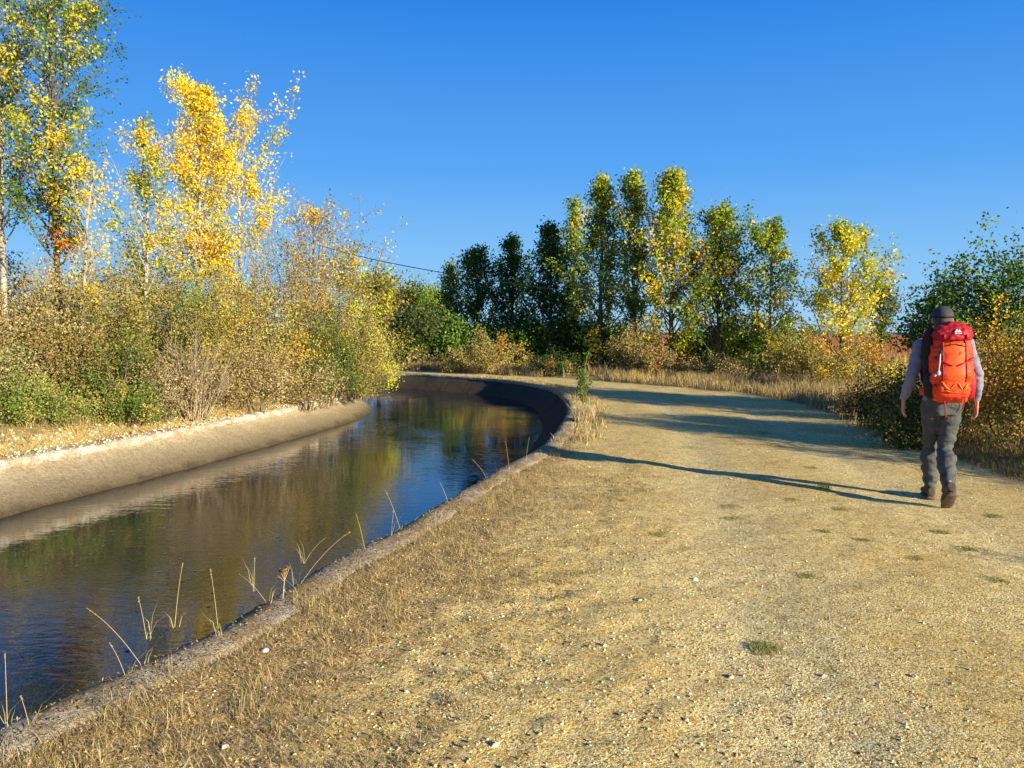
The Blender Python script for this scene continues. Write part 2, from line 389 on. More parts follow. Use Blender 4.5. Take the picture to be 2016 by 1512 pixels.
# water
iR = CR-NR*0.35; iL = CL-NL*0.35; K = 9; WV = []
for k in range(K): WV.append(iR*(1-k/(K-1))+iL*(k/(K-1)))
WV = np.stack(WV, 1); n = len(CR); V = np.concatenate([WV, np.full((n, K, 1), -0.47)], 2).reshape(-1, 3)
ii = (np.arange(n-1)[:, None]*K+np.arange(K-1)[None]).ravel()
tag(mkmesh('water', V, np.stack([ii, ii+K, ii+K+1, ii+1], 1), M['water']), kind='structure')

# canal walls
def wall(cv, nv, side, label, cmat, lmat, wd, amp):
    c = resample(cv, 1500); nn = normals(c, side)
    root = empty('canal_wall', (0, 0, 0), 0, label, 'canal wall')
    def sweep(name, prof, mat, amp):
        prof = np.array(prof); k = len(prof)
        nz = np.stack([vnoise(c[:, 0]*2+j*.9, c[:, 1]*2+j*1.3, 1.0)+0.7*vnoise(c[:, 0]*8+j*2, c[:, 1]*8+j*3, 1.0)+0.6*vnoise(c[:, 0]*19+j*5, c[:, 1]*19, 1.0) for j in range(k)], 1)*amp
        off = prof[None, :, 0]+nz; zz = prof[None, :, 1]+nz[:, ::-1]*0.45
        V = np.concatenate([c[:, None]+nn[:, None]*off[..., None], zz[..., None]], 2).reshape(-1, 3)
        i = (np.arange(len(c)-1)[:, None]*k+np.arange(k-1)[None]).ravel()
        q = np.stack([i, i+1, i+k+1, i+k], 1)
        return mkmesh(name, V, q if side > 0 else q[:, ::-1], mat, root, None, True)
    sweep('coping', [(wd+.02, -0.3), (wd, 0.006), (wd*.8, 0.020), (wd*.45, 0.028), (0.03, 0.026), (0.0, 0.008), (-0.012, -0.07), (0.03, -0.085)], cmat, amp)
    sweep('lining', [(0.02, -0.055), (-0.03, -0.085), (-0.14, -0.17), (-0.28, -0.27), (-0.42, -0.37), (-0.56, -0.48), (-0.9, -0.75), (-1.6, -1.25)], lmat, 0.032)
    return root
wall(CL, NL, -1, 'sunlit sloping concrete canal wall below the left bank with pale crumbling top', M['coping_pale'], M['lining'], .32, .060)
wall(CR, NR, 1, 'shaded curving concrete canal wall along the gravel track', M['coping'], M['lining_shade_tint'], .25, .026)

# ------------------------------------------------------------------ camera, sun, sky
cam = bpy.data.cameras.new('camera'); cam.sensor_width = 36; cam.lens = F/2016*36; cam.clip_end = 4000; cam.clip_start = 0.05
co = bpy.data.objects.new('camera', cam); col.objects.link(co); co.location = (0, 0, CAMH); co.rotation_euler = (math.pi/2-P, 0, 0); sc.camera = co
EL = R_(14.0); AZ = math.atan2(0.735, -0.68)
sd = Vector((math.sin(AZ)*math.cos(EL), math.cos(AZ)*math.cos(EL), math.sin(EL)))
sl = bpy.data.lights.new('sun', 'SUN'); sl.energy = 10.5; sl.angle = R_(0.5); sl.color = (1.0, 0.89, 0.66)
so = bpy.data.objects.new('sun', sl); col.objects.link(so); so.rotation_euler = (-sd).to_track_quat('-Z', 'Y').to_euler()
w = bpy.data.worlds.new('World'); sc.world = w; w.use_nodes = True; nt = w.node_tree; nt.nodes.clear(); g = G(nt)
sk = g.n('ShaderNodeTexSky', sky_type='NISHITA', sun_disc=False); sk.sun_elevation = EL; sk.sun_rotation = AZ
sk.air_density = 1.0; sk.dust_density = 0.2; sk.ozone_density = 3.0; sk.altitude = 700
tc = g.n('ShaderNodeTexCoord'); sp = g.n('ShaderNodeSeparateXYZ'); g.l(tc.outputs['Generated'], sp.inputs[0])
rp = g.ramp(sp.outputs[2], [(0.0, (0.38, 0.66, 0.97)), (0.08, (0.24, 0.56, 0.97)), (0.20, (0.095, 0.39, 0.94)), (0.385, (0.020, 0.235, 0.82)), (0.7, (0.012, 0.10, 0.45))])
vm = g.n('ShaderNodeVectorMath', operation='SCALE'); g.l(rp, vm.inputs[0]); vm.inputs['Scale'].default_value = 1/0.12
mx = g.mix(0.92, sk.outputs[0], vm.outputs[0])
bg = g.n('ShaderNodeBackground'); bg.inputs['Strength'].default_value = 0.12; g.l(mx, bg.inputs[0])
ow = g.n('ShaderNodeOutputWorld'); g.l(bg.outputs[0], ow.inputs[0])
sc.view_settings.view_transform = 'Standard'; sc.view_settings.look = 'None'; sc.view_settings.exposure = 0

# ------------------------------------------------------------------ left bank trees
def gp(px, Yd):
    x = (px-1008)/F*Yd*1.0
    return (x, Yd, hz(x, Yd)-0.03)
def Htop(py, Yd, base): return CAMH+(655-py)/F*Yd-base[2]
def T_(label, px, top, Yd, wpx, leaves, ls, pal, seed, name='poplar_tree', cat='tree', group=None, **kw):
    b = gp(px, Yd); H = Htop(top, Yd, b); return tree(name, label, cat, b, H, wpx/2/F*Yd, leaves, ls, pal, seed, group=group, **kw)
PG = [('green', 3, 2), ('mid', 3, 2), ('yg', 2, 3), ('yel', 2, 2)]
T_('tall poplar with pale bare upper stems at the far left edge', 10, -90, 14.5, 210, 6500, 0.055, PG, 11, bark='bark_pale', t0=0.28, bare=0.6, nl=40, r0=0.055, sg=0.075, el=(55, 72))
T_('tall leafy green and yellow poplar, second from the left edge', 115, -20, 13.5, 225, 16000, 0.055, [('green', 3, 1.5), ('mid', 3, 3), ('yg', 3, 3), ('yel', 2.5, 3)], 12, t0=0.3, bare=0.2, nl=50, r0=0.055, sg=0.080, shape='oval')
T_('thin sapling with pale leaning stem and sparse yellow leaves', 150, 300, 12.8, 120, 1700, 0.052, [('yel', 3, 3), ('yg', 2, 2), ('red', 1, 0)], 13, name='sapling', t0=0.4, bare=0.4, nl=18, r0=0.025, bark='bark_pale', lean=(0.25, 0), sg=0.08)
T_('slim half bare poplar with yellow green leaves left of the golden one', 295, 222, 17, 150, 5200, 0.065, [('mid', 3, 1), ('yg', 3, 2), ('yel', 2, 4)], 14, t0=0.25, bare=0.35, nl=34, r0=0.045, bark='bark_pale', sg=0.085)
T_('bright golden yellow poplar, tallest of its group', 402, 148, 18, 195, 14500, 0.066, [('lem', 6, 6), ('yel', 3, 2), ('gold', .6, .1), ('yg', 1.5, 2)], 15, t0=0.22, bare=0.15, nl=48, r0=0.055, bark='bark_pale', sg=0.095, shape='poplar')
T_('golden side poplar with thin bare tips right of the tallest', 474, 215, 18.6, 170, 7800, 0.066, [('lem', 5, 4), ('yel', 3, 2), ('yg', 1.5, 2)], 16, t0=0.22, bare=0.35, nl=36, r0=0.04, bark='bark_pale', sg=0.09, shape='oval')
T_('small golden leaved tree rising from the brown shrubs by the canal bend', 625, 412, 20, 175, 4400, 0.065, [('obr', 3, 2), ('gold', 1, 3), ('yel', 1, 2), ('olive', 2, .5)], 17, name='golden_tree', t0=0.2, bare=0.35, nl=38, r0=0.04, shape='round', bark='bark_brown', sg=0.09)
T_('spindly yellow tree at the right end of the left bank thicket', 690, 475, 21, 120, 3200, 0.065, [('obr', 3, 1), ('yg', 2, 2), ('yel', 1, 3)], 18, name='golden_tree', t0=0.15, bare=0.3, nl=30, r0=0.04, shape='round', bark='bark_brown', sg=0.09)

def S_(label, px, top, Yd, wpx, leaves, ls, pal, seed, name='shrub', cat='shrub', group=None, **kw):
    b = gp(px, Yd); H = Htop(top, Yd, b); return shrub(name, label, cat, b, H, wpx/2/F*Yd, leaves, ls, pal, seed, group=group, **kw)
OL = [('olive', 4, 2), ('obr', 3, 4), ('yg', 0.3, 0.6), ('mid', 1, 0.3)]
BR = [('brn', 4, 2), ('obr', 3, 4), ('beige', 0.3, .8)]
BE = [('beige', 2, 2.5), ('obr', 2, 2), ('brn', 3, 1)]
DK = [('dark', 3, 1), ('green', 3, 3), ('olive', 1, 3)]
YO = [('obr', 2, 2), ('yg', 1, 2), ('gold', 0.5, 1), ('olive', 3, 1.5)]
B = 'shrubs filling the back of the left thicket'
for i, (px, top, Yd, wpx, pal) in enumerate([(-60, 475, 16, 420, BR), (150, 482, 17, 420, OL), (340, 472, 19, 360, BR), (520, 478, 21, 330, OL), (-280, 500, 13, 500, OL)]):
    S_('tall olive brown shrub in the back row of the left bank thicket', px, top, Yd, wpx, 10500, 0.06, pal, 100+i, stems=26, group=B, sg=0.12)
S_('beige dry shrub at the left edge of the photo above the canal', 10, 500, 12.6, 330, 15000, 0.039, BE, 120, stems=28, tw=9, sg=.085)
S_('brown shrub with fine twigs under the second poplar', 170, 505, 13.2, 300, 15500, 0.040, OL, 121, stems=28, tw=9, sg=.085)
S_('broad olive shrub under the slim half bare poplar', 320, 480, 14.2, 320, 18000, 0.043, OL, 122, stems=28, tw=9, sg=.085)
S_('large olive yellow shrub under the golden poplars', 440, 480, 15.6, 300, 18000, 0.044, YO, 123, stems=28, tw=9, sg=.09)
S_('tall wispy brown shrub with bare tips below the small golden tree', 570, 430, 17.6, 240, 13000, 0.044, BR, 124, stems=26, tw=12, up=0.4, sg=.09)
S_('yellow olive shrub leaning towards the canal bend', 680, 520, 19, 200, 12500, 0.047, YO, 125, stems=22, sg=.09)
S_('dense straw coloured shrub hanging over the water at the bend', 716, 590, 18.6, 135, 9500, 0.044, [('beige', 1, 2), ('obr', 3, 3), ('yg', 1, 1)], 126, stems=22, sg=.09)
S_('dark green bush in the shade of the left thicket', 240, 620, 12.4, 180, 6000, 0.04, [('dark', 3, 1), ('green', 1.5, 1), ('olive', 2, 4)], 127)
S_('dark leafy evergreen bush near the canal bend', 645, 590, 16.9, 125, 8500, 0.042, DK, 128)
S_('low green bush on the bank at far left', 50, 735, 10.9, 250, 10500, 0.032, [('sage', 3, 3), ('green', 1, 0.5), ('lg', 1, 2), ('obr', 1, 1)], 129, stems=22, sg=.07)
S_('low green heather bush on the left bank beside the grey twiggy shrub', 235, 738, 11.9, 180, 8500, 0.032, [('sage', 3, 3), ('green', 1, .5), ('obr', 1, 2)], 130, stems=22, sg=.07)
S_('grey leafless twiggy shrub above the pale coping', 380, 640, 13.1, 150, 1500, 0.035, BE, 131, stems=42, tw=18, twig_r=0.0032, up=0.5, bark='twig_pale')
S_('straw coloured low shrub beside the grey twiggy one', 500, 640, 14.6, 170, 8500, 0.038, BE, 132, stems=24, tw=12, up=0.3)
S_('small dry shrub at the foot of the dark evergreen bush', 600, 690, 16.0, 120, 4500, 0.038, [('obr', 3, 3), ('beige', 2, 3), ('olive', 2, 1)], 133, stems=22, tw=12)
S_('small olive shrub drooping over the coping at the bend', 705, 690, 17.9, 110, 5500, 0.038, OL, 134, stems=20)
S_('whitish grey leaved herb among the green bushes at far left', 20, 655, 11.6, 170, 4000, 0.036, [('beige', 3, 3), ('lg', 2, 2)], 135, stems=20)
S_('reddish brown shrub patch in the middle of the left thicket', 120, 600, 12.2, 200, 8000, 0.038, [('rust', 1, 1), ('brn', 3, 2), ('olive', 2, 3)], 136, stems=20)
S_('pale straw bush between the heather bush and the twiggy shrub', 310, 700, 12.6, 110, 3500, 0.033, BE, 137, stems=22, tw=12, up=.3)

# ------------------------------------------------------------------ far trees
DG = [('dark', 3, .6), ('green', 6, 5), ('mid', 2, 5)]
GY = [('green', 2, .4), ('mid', 4, 2), ('lime', 3, 5), ('yg', 1.5, 3), ('yel', 1, .8)]
kw = dict(t0=0.03, nl=56, r0=0.09, sg=0.14, el=(40, 64), low=0.8)
T_('thin pale topped poplar at the left end of the far row', 885, 515, 38, 66, 3600, 0.13, [('dark', 3, 0), ('green', 3, 1), ('yg', 0, 4)], 31, **kw)
T_('dark green poplar, second of the far row from the left', 940, 486, 36, 108, 6500, 0.13, DG, 32, **kw)
T_('dark green poplar left of the cable crossing', 1008, 460, 35, 108, 6500, 0.13, DG, 33, **kw)
T_('broad dark green poplar, fourth of the far row from the left', 1080, 440, 33, 130, 8000, 0.13, DG, 34, **kw)
T_('narrow green poplar beside the first tall yellow green one', 1127, 380, 34, 76, 4200, 0.13, GY, 35, **kw)
T_('tall yellow green poplar left of the tallest pair', 1182, 342, 31, 138, 9500, 0.12, GY, 36, **kw)
T_('tall slender yellow green poplar, left one of the tallest pair', 1250, 326, 30, 100, 7000, 0.12, GY, 37, **kw)
T_('wide yellow and green poplar with orange lower leaves, tallest in the row', 1320, 328, 28.5, 165, 13000, 0.115, [('gold', 3, 0.1), ('yel', 2, 1), ('yg', 2, 3), ('lime', 1, 4), ('mid', 2, 1.5)], 38, **kw)
T_('deep green poplar right of the tallest pair', 1415, 402, 28, 150, 10500, 0.115, [('green', 3, .6), ('mid', 6, 4), ('lime', 2, 4), ('gold', 0.3, 1)], 39, **kw)
T_('open crowned green and yellow poplar with gaps of sky', 1518, 428, 27, 158, 6000, 0.115, GY, 40, t0=0.08, nl=36, r0=0.06, sg=0.12, bare=0.2, el=(36, 62))
T_('isolated yellow poplar with green top on the right of the row', 1658, 436, 26, 180, 8500, 0.11, [('lem', 5, 1), ('yg', 4, 4), ('gold', .5, 0), ('lime', 1, 4)], 41, t0=0.05, nl=46, r0=0.06, sg=0.12, bare=0.08, el=(36, 62), low=.9)
T_('small dull green tree far behind the isolated yellow poplar', 1735, 570, 48, 70, 3000, 0.16, [('olive', 3, 2), ('green', 3, 3)], 42, name='distant_tree', shape='round', sg=0.25)
for i, (px, top, Yd, wpx, pal, lb) in enumerate([
    (745, 545, 36, 130, YO, 'yellow green tree behind the thicket end'),
    (800, 570, 42, 120, [('mid', 3, 3), ('green', 2, 1), ('lime', 0, 2)], 'round light green tree in the gap at the canal end'),
    (850, 572, 45, 100, [('mid', 3, 3), ('lime', 2, 1)], 'round mid green tree left of the thin pale topped poplar'),
    (805, 628, 33, 120, [('dark', 4, 2), ('olive', 1, 2)], 'dark olive tree standing in shade beyond the canal bend')]):
    T_(lb, px, top, Yd, wpx, 5500, 0.14, pal, 60+i, name='round_tree', shape='round', t0=0.1, el=(15, 60), nl=40, sg=0.24)
U = 'dark undergrowth between the far poplars'
for i, px in enumerate((880, 930, 985, 1040, 1100, 1160, 1215, 1380, 1450, 1540)):
    S_('dark green bush growing under the far poplar row', px, 655-[40, 40, 45, 50, 40, 40, 30, 25, 20, 5][i], 34-(i > 6)*4, 130, 4500, 0.13, DG if i < 7 else [('green', 3, 3), ('mid', 2, 2), ('olive', 2, 2)], 300+i, group=U, stems=16, sg=0.22)
S_('rounded orange brown bush beyond the canal bend', 970, 655, 29, 180, 7000, 0.065, [('org', .6, .3), ('brn', 2, 2), ('obr', 2, 3), ('olive', 1, 3)], 201)
S_('small tawny bush left of the rounded orange brown one', 895, 682, 30, 90, 2500, 0.065, [('brn', 3, 2), ('olive', 2, 3)], 202)
S_('dark low bush right of the rounded orange brown one', 1095, 690, 27.5, 150, 5000, 0.065, [('dark', 3, 2), ('rust', .5, .5), ('olive', 1, 1)], 203)
S_('brown olive shrub under the left one of the tallest poplars', 1235, 625, 27, 110, 5000, 0.065, [('brn', 2, 2), ('olive', 3, 3), ('obr', 2, 3)], 204, stems=20)
S_('rust coloured low shrub under the wide tallest poplar', 1290, 668, 26, 110, 4000, 0.065, [('rust', 1, 1), ('brn', 3, 3), ('olive', 2, 2)], 205)
S_('olive shrub at the foot of the open crowned poplar', 1545, 640, 23.5, 130, 5500, 0.055, OL, 206)
S_('golden brown bush left of the isolated yellow poplar', 1610, 665, 22.5, 150, 6500, 0.055, [('org', .5, .2), ('obr', 3, 3), ('gold', 0.3, .7), ('olive', 1, 1)], 207)
S_('golden bush right of the isolated yellow poplar', 1700, 665, 20, 160, 6500, 0.05, [('org', .5, .4), ('obr', 3, 3), ('yel', .5, 2)], 208)
S_('low dry brown bush beside the track verge', 1450, 705, 24, 130, 4000, 0.05, BR, 209)
S_('dark brown thorny bush on the far verge', 1390, 695, 25, 120, 4000, 0.05, [('dark', 2, 1), ('brn', 2, 3)], 210)
# right-hand bushes
S_('tall green bush behind the walker at the right edge', 1968, 466, 13.5, 290, 26000, 0.068, [('dark', 1.2, .6), ('green', 3, 4), ('mid', 2, 4)], 220, stems=44, tw=8, sg=0.11)
S_('green bush with loose upright shoots left of the walker', 1862, 500, 15, 110, 6500, 0.07, [('green', 3, 3), ('mid', 2, 4)], 221, stems=20, up=0.6, sg=.09)
S_('orange brown bush at the right edge beside the walker', 2020, 575, 9.6, 260, 24000, 0.036, [('org', 3, 3), ('obr', 2, 3), ('gold', .6, 1.0), ('rust', 1, 0), ('olive', 1, 1)], 222, stems=34, sg=.085)
S_('dark low thorny bush left of the walker by the verge', 1785, 715, 11.6, 170, 9000, 0.042, [('dark', 3, 1), ('rust', 1, .5), ('olive', 2, 2)], 223, stems=24)
S_('tawny leafed bush right behind the backpack', 1905, 650, 10.8, 160, 10000, 0.038, [('org', 1.5, 1.5), ('olive', 2, 3), ('brn', 2, 1)], 224, stems=22)
S_('dim brown bush at the end of the near verge', 1715, 750, 13.5, 120, 4500, 0.045, [('dark', 2, 1), ('brn', 2, 2), ('rust', 1, 1)], 225, stems=20)
S_('low dark bush added as verge shade at the left side of the walker', 1800, 790, 10.2, 130, 6000, 0.036, [('dark', 3, 2), ('rust', 1, 1), ('olive', 1, 2)], 226, stems=20)  # dark-leaved bush added to fill in the shaded verge edge
RB = 'bushes along the track outside the right edge'
for i, (x_, y_, h_, r_) in enumerate([(7.7, 6.9, 1.55, 1.0), (9.6, 11.0, 2.3, 1.3), (8.0, 3.6, 0.9, 0.7)]):
    shrub('shrub', 'brown and green bush just beyond the right edge of the track', 'shrub', (x_, y_, hz(x_, y_)), h_, r_, 5000, 0.05, OL, 240+i, group=RB)
shrub('shrub', 'spindly bare shrub just outside the photo at lower right', 'shrub', (6.1, 2.75, hz(6.1, 2.75)), 1.15, 0.22, 250, 0.04, BR, 250, stems=4, tw=6, up=.8, twig_r=.006)

# ------------------------------------------------------------------ grass, pebbles, litter (stuff)
def blades(name, P3, hgt, wid, cols, rng, lean=0.5, mat=None, parent=None):
    N = len(P3); az = rng.uniform(0, 6.283, N); d = np.stack([np.cos(az), np.sin(az), np.zeros(N)], 1)
    az2 = rng.uniform(0, 6.283, N); s = np.stack([np.cos(az2), np.sin(az2), np.zeros(N)], 1)*wid[:, None]*0.5
    k = (rng.uniform(0.1, 1, N)*lean*hgt)[:, None]; up = np.array([0, 0, 1.0])
    m1 = P3+d*k*0.3+up*(hgt*0.55)[:, None]; tp = P3+d*k*1.0+up*(hgt*rng.uniform(0.75, 1.0, N))[:, None]
    V = np.stack([P3-s, P3+s, m1+s*0.7, m1-s*0.7, tp], 1).reshape(-1, 3)
    b = np.arange(N)*5
    Fc = np.concatenate([np.stack([b, b+1, b+2], 1), np.stack([b, b+2, b+3], 1), np.stack([b+3, b+2, b+4], 1)])
    return mkmesh(name, V, Fc, mat or M['dry'], parent, np.repeat(np.clip(cols, 0, 0.9), 5, 0))
def along(cv, nv, n, omin, omax, rng, y0=-1e9, y1=1e9, power=1.0):
    ok = np.where((cv[:, 1] > y0) & (cv[:, 1] < y1))[0]
    i = rng.choice(ok[:-1], n); f = rng.random(n)[:, None]
    b = cv[i]*(1-f)+cv[i+1]*f; o = omin+(omax-omin)*rng.random(n)**power
    return b+nv[i]*o[:, None], o
def tufts(P2, per, spread, rng):
    i = np.repeat(np.arange(len(P2)), per); return P2[i]+rng.normal(size=(len(i), 2))*spread
def colmix(keys, n, rng, j=0.3):
    a = np.array([C_[k] if isinstance(k, str) else k for k in keys]); return a[rng.integers(0, len(a), n)]*rng.uniform(1-j, 1+j, n)[:, None]
rng = np.random.default_rng(77)
NE = normals(CE, 1)
DRY = ['beige', (0.60, 0.48, 0.26), 'brn', 'obr', (0.36, 0.26, 0.13), (0.24, 0.17, 0.09)]
def keep_clump(p, o, s, thr):
    k = vnoise(p[:, 0], p[:, 1], s)+0.5 > thr; return p[k], o[k]
p, o = along(CR, NR, 4600, 0.24, 1.6, rng, 1.5, 9.5, 1.3); p, o = keep_clump(p, o, 2.6, 0.50)
q = tufts(p, 12, 0.026, rng); z = height(q)[0]; n = len(q)
tag(blades('dry_grass', np.c_[q, z-0.005], rng.uniform(0.008, 0.055, n), rng.uniform(0.0012, 0.003, n), colmix(DRY, n, rng), rng, 1.9), 'short dry straw grass along the near canal edge', 'grass', kind='stuff')
p, o = along(CR, NR, 330, 0.17, 0.8, rng, 1.8, 10.5, 1.2); p, o = keep_clump(p, o, 1.7, 0.48)
q = tufts(p, 20, 0.035, rng); z = np.maximum(height(q)[0], 0.0); n = len(q)
tag(blades('straw_grass', np.c_[q, z-0.005], rng.uniform(0.03, 0.17, n)*rng.uniform(.4, 1, n), rng.uniform(0.0012, 0.0026, n), colmix(DRY, n, rng), rng, 0.9), 'ragged straw tufts beside the concrete canal edge', 'grass', kind='stuff')
p, o = along(CR, NR, 600, 0.18, 0.7, rng, 10.5, 27)
q = tufts(p, 10, 0.06, rng); z = height(q)[0]; n = len(q)
tag(blades('dry_grass', np.c_[q, z-0.005], rng.uniform(0.03, 0.13, n), rng.uniform(0.006, 0.012, n), colmix(DRY, n, rng), rng, 0.8), 'thin dry grass fringe along the far part of the track side canal wall', 'grass', kind='stuff')
q = np.c_[rng.uniform(-0.3, 5, 700), rng.uniform(3, 16, 700)]; hh = height(q); q = q[hh[4] & (hh[1] > .8)]; q, _ = keep_clump(q, q[:, 0], 0.9, 0.48)
q = tufts(q, 16, 0.035, rng); z = height(q)[0]; n = len(q)
tag(blades('track_weeds', np.c_[q, z-0.004], rng.uniform(0.006, 0.022, n), rng.uniform(0.003, 0.005, n), colmix(['olive', 'obr', 'brn', 'sage'], n, rng), rng, 1.5), 'scattered low dry weeds speckling the sandy track', 'weeds', kind='stuff')
p, o = along(CE, NE, 4600, -0.1, 2.8, rng, 11.5, 33); p, o = keep_clump(p, o, 1.3, 0.38)
q = tufts(p, 12, 0.08, rng); z = height(q)[0]; n = len(q)
tag(blades('verge_grass', np.c_[q, z-0.01], rng.uniform(0.06, 0.36, n), rng.uniform(0.007, 0.013, n), colmix([(0.40, 0.30, 0.15), (0.46, 0.33, 0.17), 'brn', (0.30, 0.20, 0.10), 'obr'], n, rng), rng, 0.6), 'tall golden dry grass on the far verge of the track', 'grass', kind='stuff')
p, o = along(CE, NE, 1700, -0.1, 2.2, rng, 5.5, 11.8)
q = tufts(p, 11, 0.06, rng); z = height(q)[0]; n = len(q)
tag(blades('verge_grass', np.c_[q, z-0.01], rng.uniform(0.04, 0.22, n), rng.uniform(0.003, 0.007, n), colmix([(0.24, 0.16, 0.07), (0.26, 0.20, 0.06), 'olive', (0.18, 0.12, 0.06)], n, rng), rng, 0.7), 'brown dry grass darkened for shade under the bushes on the right verge', 'grass', kind='stuff')  # blade colours lowered to carry the shade under the bushes
p, o = along(CL, NL, 3600, 0.12, 3.4, rng, 6, 23, 1.2)
q = tufts(p, 9, 0.06, rng); z = height(q)[0]; n = len(q)
tag(blades('bank_grass', np.c_[q, z-0.01], rng.uniform(0.04, 0.24, n)*np.repeat(np.clip(o*0.8, 0.35, 1.2), 9), rng.uniform(0.004, 0.009, n), colmix(['beige', 'brn', 'obr', 'olive'], n, rng), rng, 0.8), 'dry grass and herbs growing on the left canal bank', 'grass', kind='stuff')
q = np.c_[rng.uniform(-25, 30, 9000), rng.uniform(26, 46, 9000)]; hh = height(q); k = ~(hh[4] | hh[5]); q = q[k]; z = hh[0][k]; n = len(q)
tag(blades('field_grass', np.c_[q, z-0.02], rng.uniform(0.2, 0.6, n), rng.uniform(0.02, 0.04, n), colmix(['beige', 'obr', 'olive', 'brn'], n, rng), rng, 0.5), 'rough grass under and behind the far trees', 'grass', kind='stuff')

def pebbles(name, P2, size, cols, rng, zoff=0.0):
    N = len(P2); z = height(P2)[0]+zoff
    base = np.array([(1, 0, 0), (0, 1, 0), (-1, 0, 0), (0, -1, 0), (0, 0, 1), (0, 0, -1)], float)
    ff = np.array([(0, 1, 4), (1, 2, 4), (2, 3, 4), (3, 0, 4), (1, 0, 5), (2, 1, 5), (3, 2, 5), (0, 3, 5)])
    a = rng.uniform(0, 6.28, N); c, s = np.cos(a), np.sin(a)
    V = base[None]*rng.uniform(0.65, 1.25, (N, 6, 1)); V = V+rng.normal(size=(N, 6, 3))*0.15
    V = V*np.stack([size, size*rng.uniform(0.6, 1, N), size*rng.uniform(0.4, 0.75, N)], 1)[:, None]
    Vx = V[..., 0]*c[:, None]-V[..., 1]*s[:, None]; Vy = V[..., 0]*s[:, None]+V[..., 1]*c[:, None]
    V = np.stack([Vx+P2[:, None, 0], Vy+P2[:, None, 1], V[..., 2]+(z+size*0.15)[:, None]], 2)
    Fc = (ff[None]+np.arange(N)[:, None, None]*6).reshape(-1, 3)
    return mkmesh(name, V.reshape(-1, 3), Fc, M['stone'], None, np.repeat(cols, 6, 0))
n = 78000; yy = 1.9+8*rng.random(n)**1.8; q = np.c_[rng.uniform(-2.4, 5.2, n), yy]; hh = height(q)
rf = hh[1]/(hh[1]+hh[3]); k = hh[4] & (hh[1] > 0.2) & ((rng.random(n) < 0.30+0.9*np.exp(-((rf-0.27)/0.14)**2))); q = q[k]; n = len(q)
sz = 0.0018+0.0085*rng.random(n)**4.5
tag(pebbles('gravel', q, sz, colmix([(0.80, 0.60, 0.27), (0.62, 0.42, 0.15), (0.86, 0.73, 0.45), (0.70, 0.48, 0.18), (0.36, 0.23, 0.09)], n, rng), rng), 'loose gravel scattered over the sandy track', 'gravel', kind='stuff')
p, o = along(CL, NL, 3400, 0.02, 1.1, rng, 6.5, 21, 1.2); n = len(p); sz = 0.006+0.030*rng.random(n)**3.2
tag(pebbles('rubble', p, sz, colmix([(0.88, 0.79, 0.62), (0.60, 0.46, 0.28), (0.72, 0.58, 0.38), (0.42, 0.31, 0.18)], n, rng), rng, np.where(o < .3, .03, 0)), 'crumbled concrete bits and clods along the left canal lip', 'rubble', kind='stuff')
p, o = along(CR, NR, 13000, 0.03, 1.7, rng, 1.5, 9, 1.2); z = height(p)[0]
z = np.maximum(z+0.005, np.where(o < 0.25, 0.036, -1))
lo = leaf_mesh('leaf_litter', np.c_[p, z], 0.016, colmix(['beige', 'brn', 'rust', (0.16, 0.10, 0.06), (0.16, 0.10, 0.06), 'obr'], len(p), rng), rng, None, ar=0.35)
tag(lo, 'dead leaf flakes and broken straw lying by the canal edge', 'leaf litter', kind='stuff')
q = np.c_[rng.uniform(-6, -2.2, 260), rng.uniform(3, 13, 260)]; ins = inside(q, np.vstack([CR-NR*0.8, (CL-NL*0.8)[::-1]])); q = q[ins]
th = np.arange(7)*2*math.pi/7; sz = rng.uniform(0.004, 0.018, len(q))
V = np.concatenate([q[:, None]+np.stack([np.cos(th), np.sin(th)*0.6], 1)[None]*sz[:, None, None], np.full((len(q), 7, 1), -0.466)], 2).reshape(-1, 3)
tag(mkmesh('foam_flecks', V, np.arange(len(V)).reshape(-1, 7), M['stone'], None, np.full((len(V), 3), 0.2)), 'small pale flecks floating on the dark canal water', 'foam', kind='stuff')

# ------------------------------------------------------------------ individual small plants and stones
def tuft_thing(name, label, cat, px, py, nb, h, spread, keys, seed, group=None, wid=0.004, lean=0.8):
    r = np.random.default_rng(seed); b = at(px, py); z = hz(b[0], b[1])
    pts = np.clip(r.normal(size=(nb, 2)), -1.4, 1.4)*spread
    o = blades(name, np.c_[pts, np.full(nb, -0.004)], r.uniform(0.4, 1, nb)*h, r.uniform(0.6, 1.3, nb)*wid, colmix(keys, nb, r), r, lean)
    o.location = (b[0], b[1], z); return tag(o, label, cat, group)
GT = ['sage', 'olive', 'lg', 'obr']
tuft_thing('grass_tuft', 'largest green grass tuft in the foreground of the track', 'grass tuft', 1510, 1270, 420, 0.030, 0.055, GT, 1)
tuft_thing('grass_tuft', 'taller yellow weed left of the shadow of the legs, near the walker', 'weed', 1622, 962, 90, 0.13, 0.035, ['yg', 'gold', 'obr'], 2)
for i, (px, py, s_) in enumerate([(1592, 1130, .05), (1800, 1097, .045), (1655, 1003, .05), (1595, 922, .05), (1300, 1053, .05), (1440, 996, .06), (1445, 1018, .05), (1500, 853, .08), (1620, 1048, .04), (1850, 1045, .045), (1960, 1015, .05), (1270, 965, .07), (1220, 965, .06), (1700, 1065, .04), (1360, 880, .08), (1420, 862, .08), (1900, 1075, .05), (1560, 985, .05), (1960, 1140, .05)]):
    tuft_thing('grass_tuft', 'small flat olive grass tuft growing on the sandy track', 'grass tuft', px, py, 340, 0.018, s_*.9, ['sage', 'olive', 'obr'], 20+i, 'small grass tufts on the track')
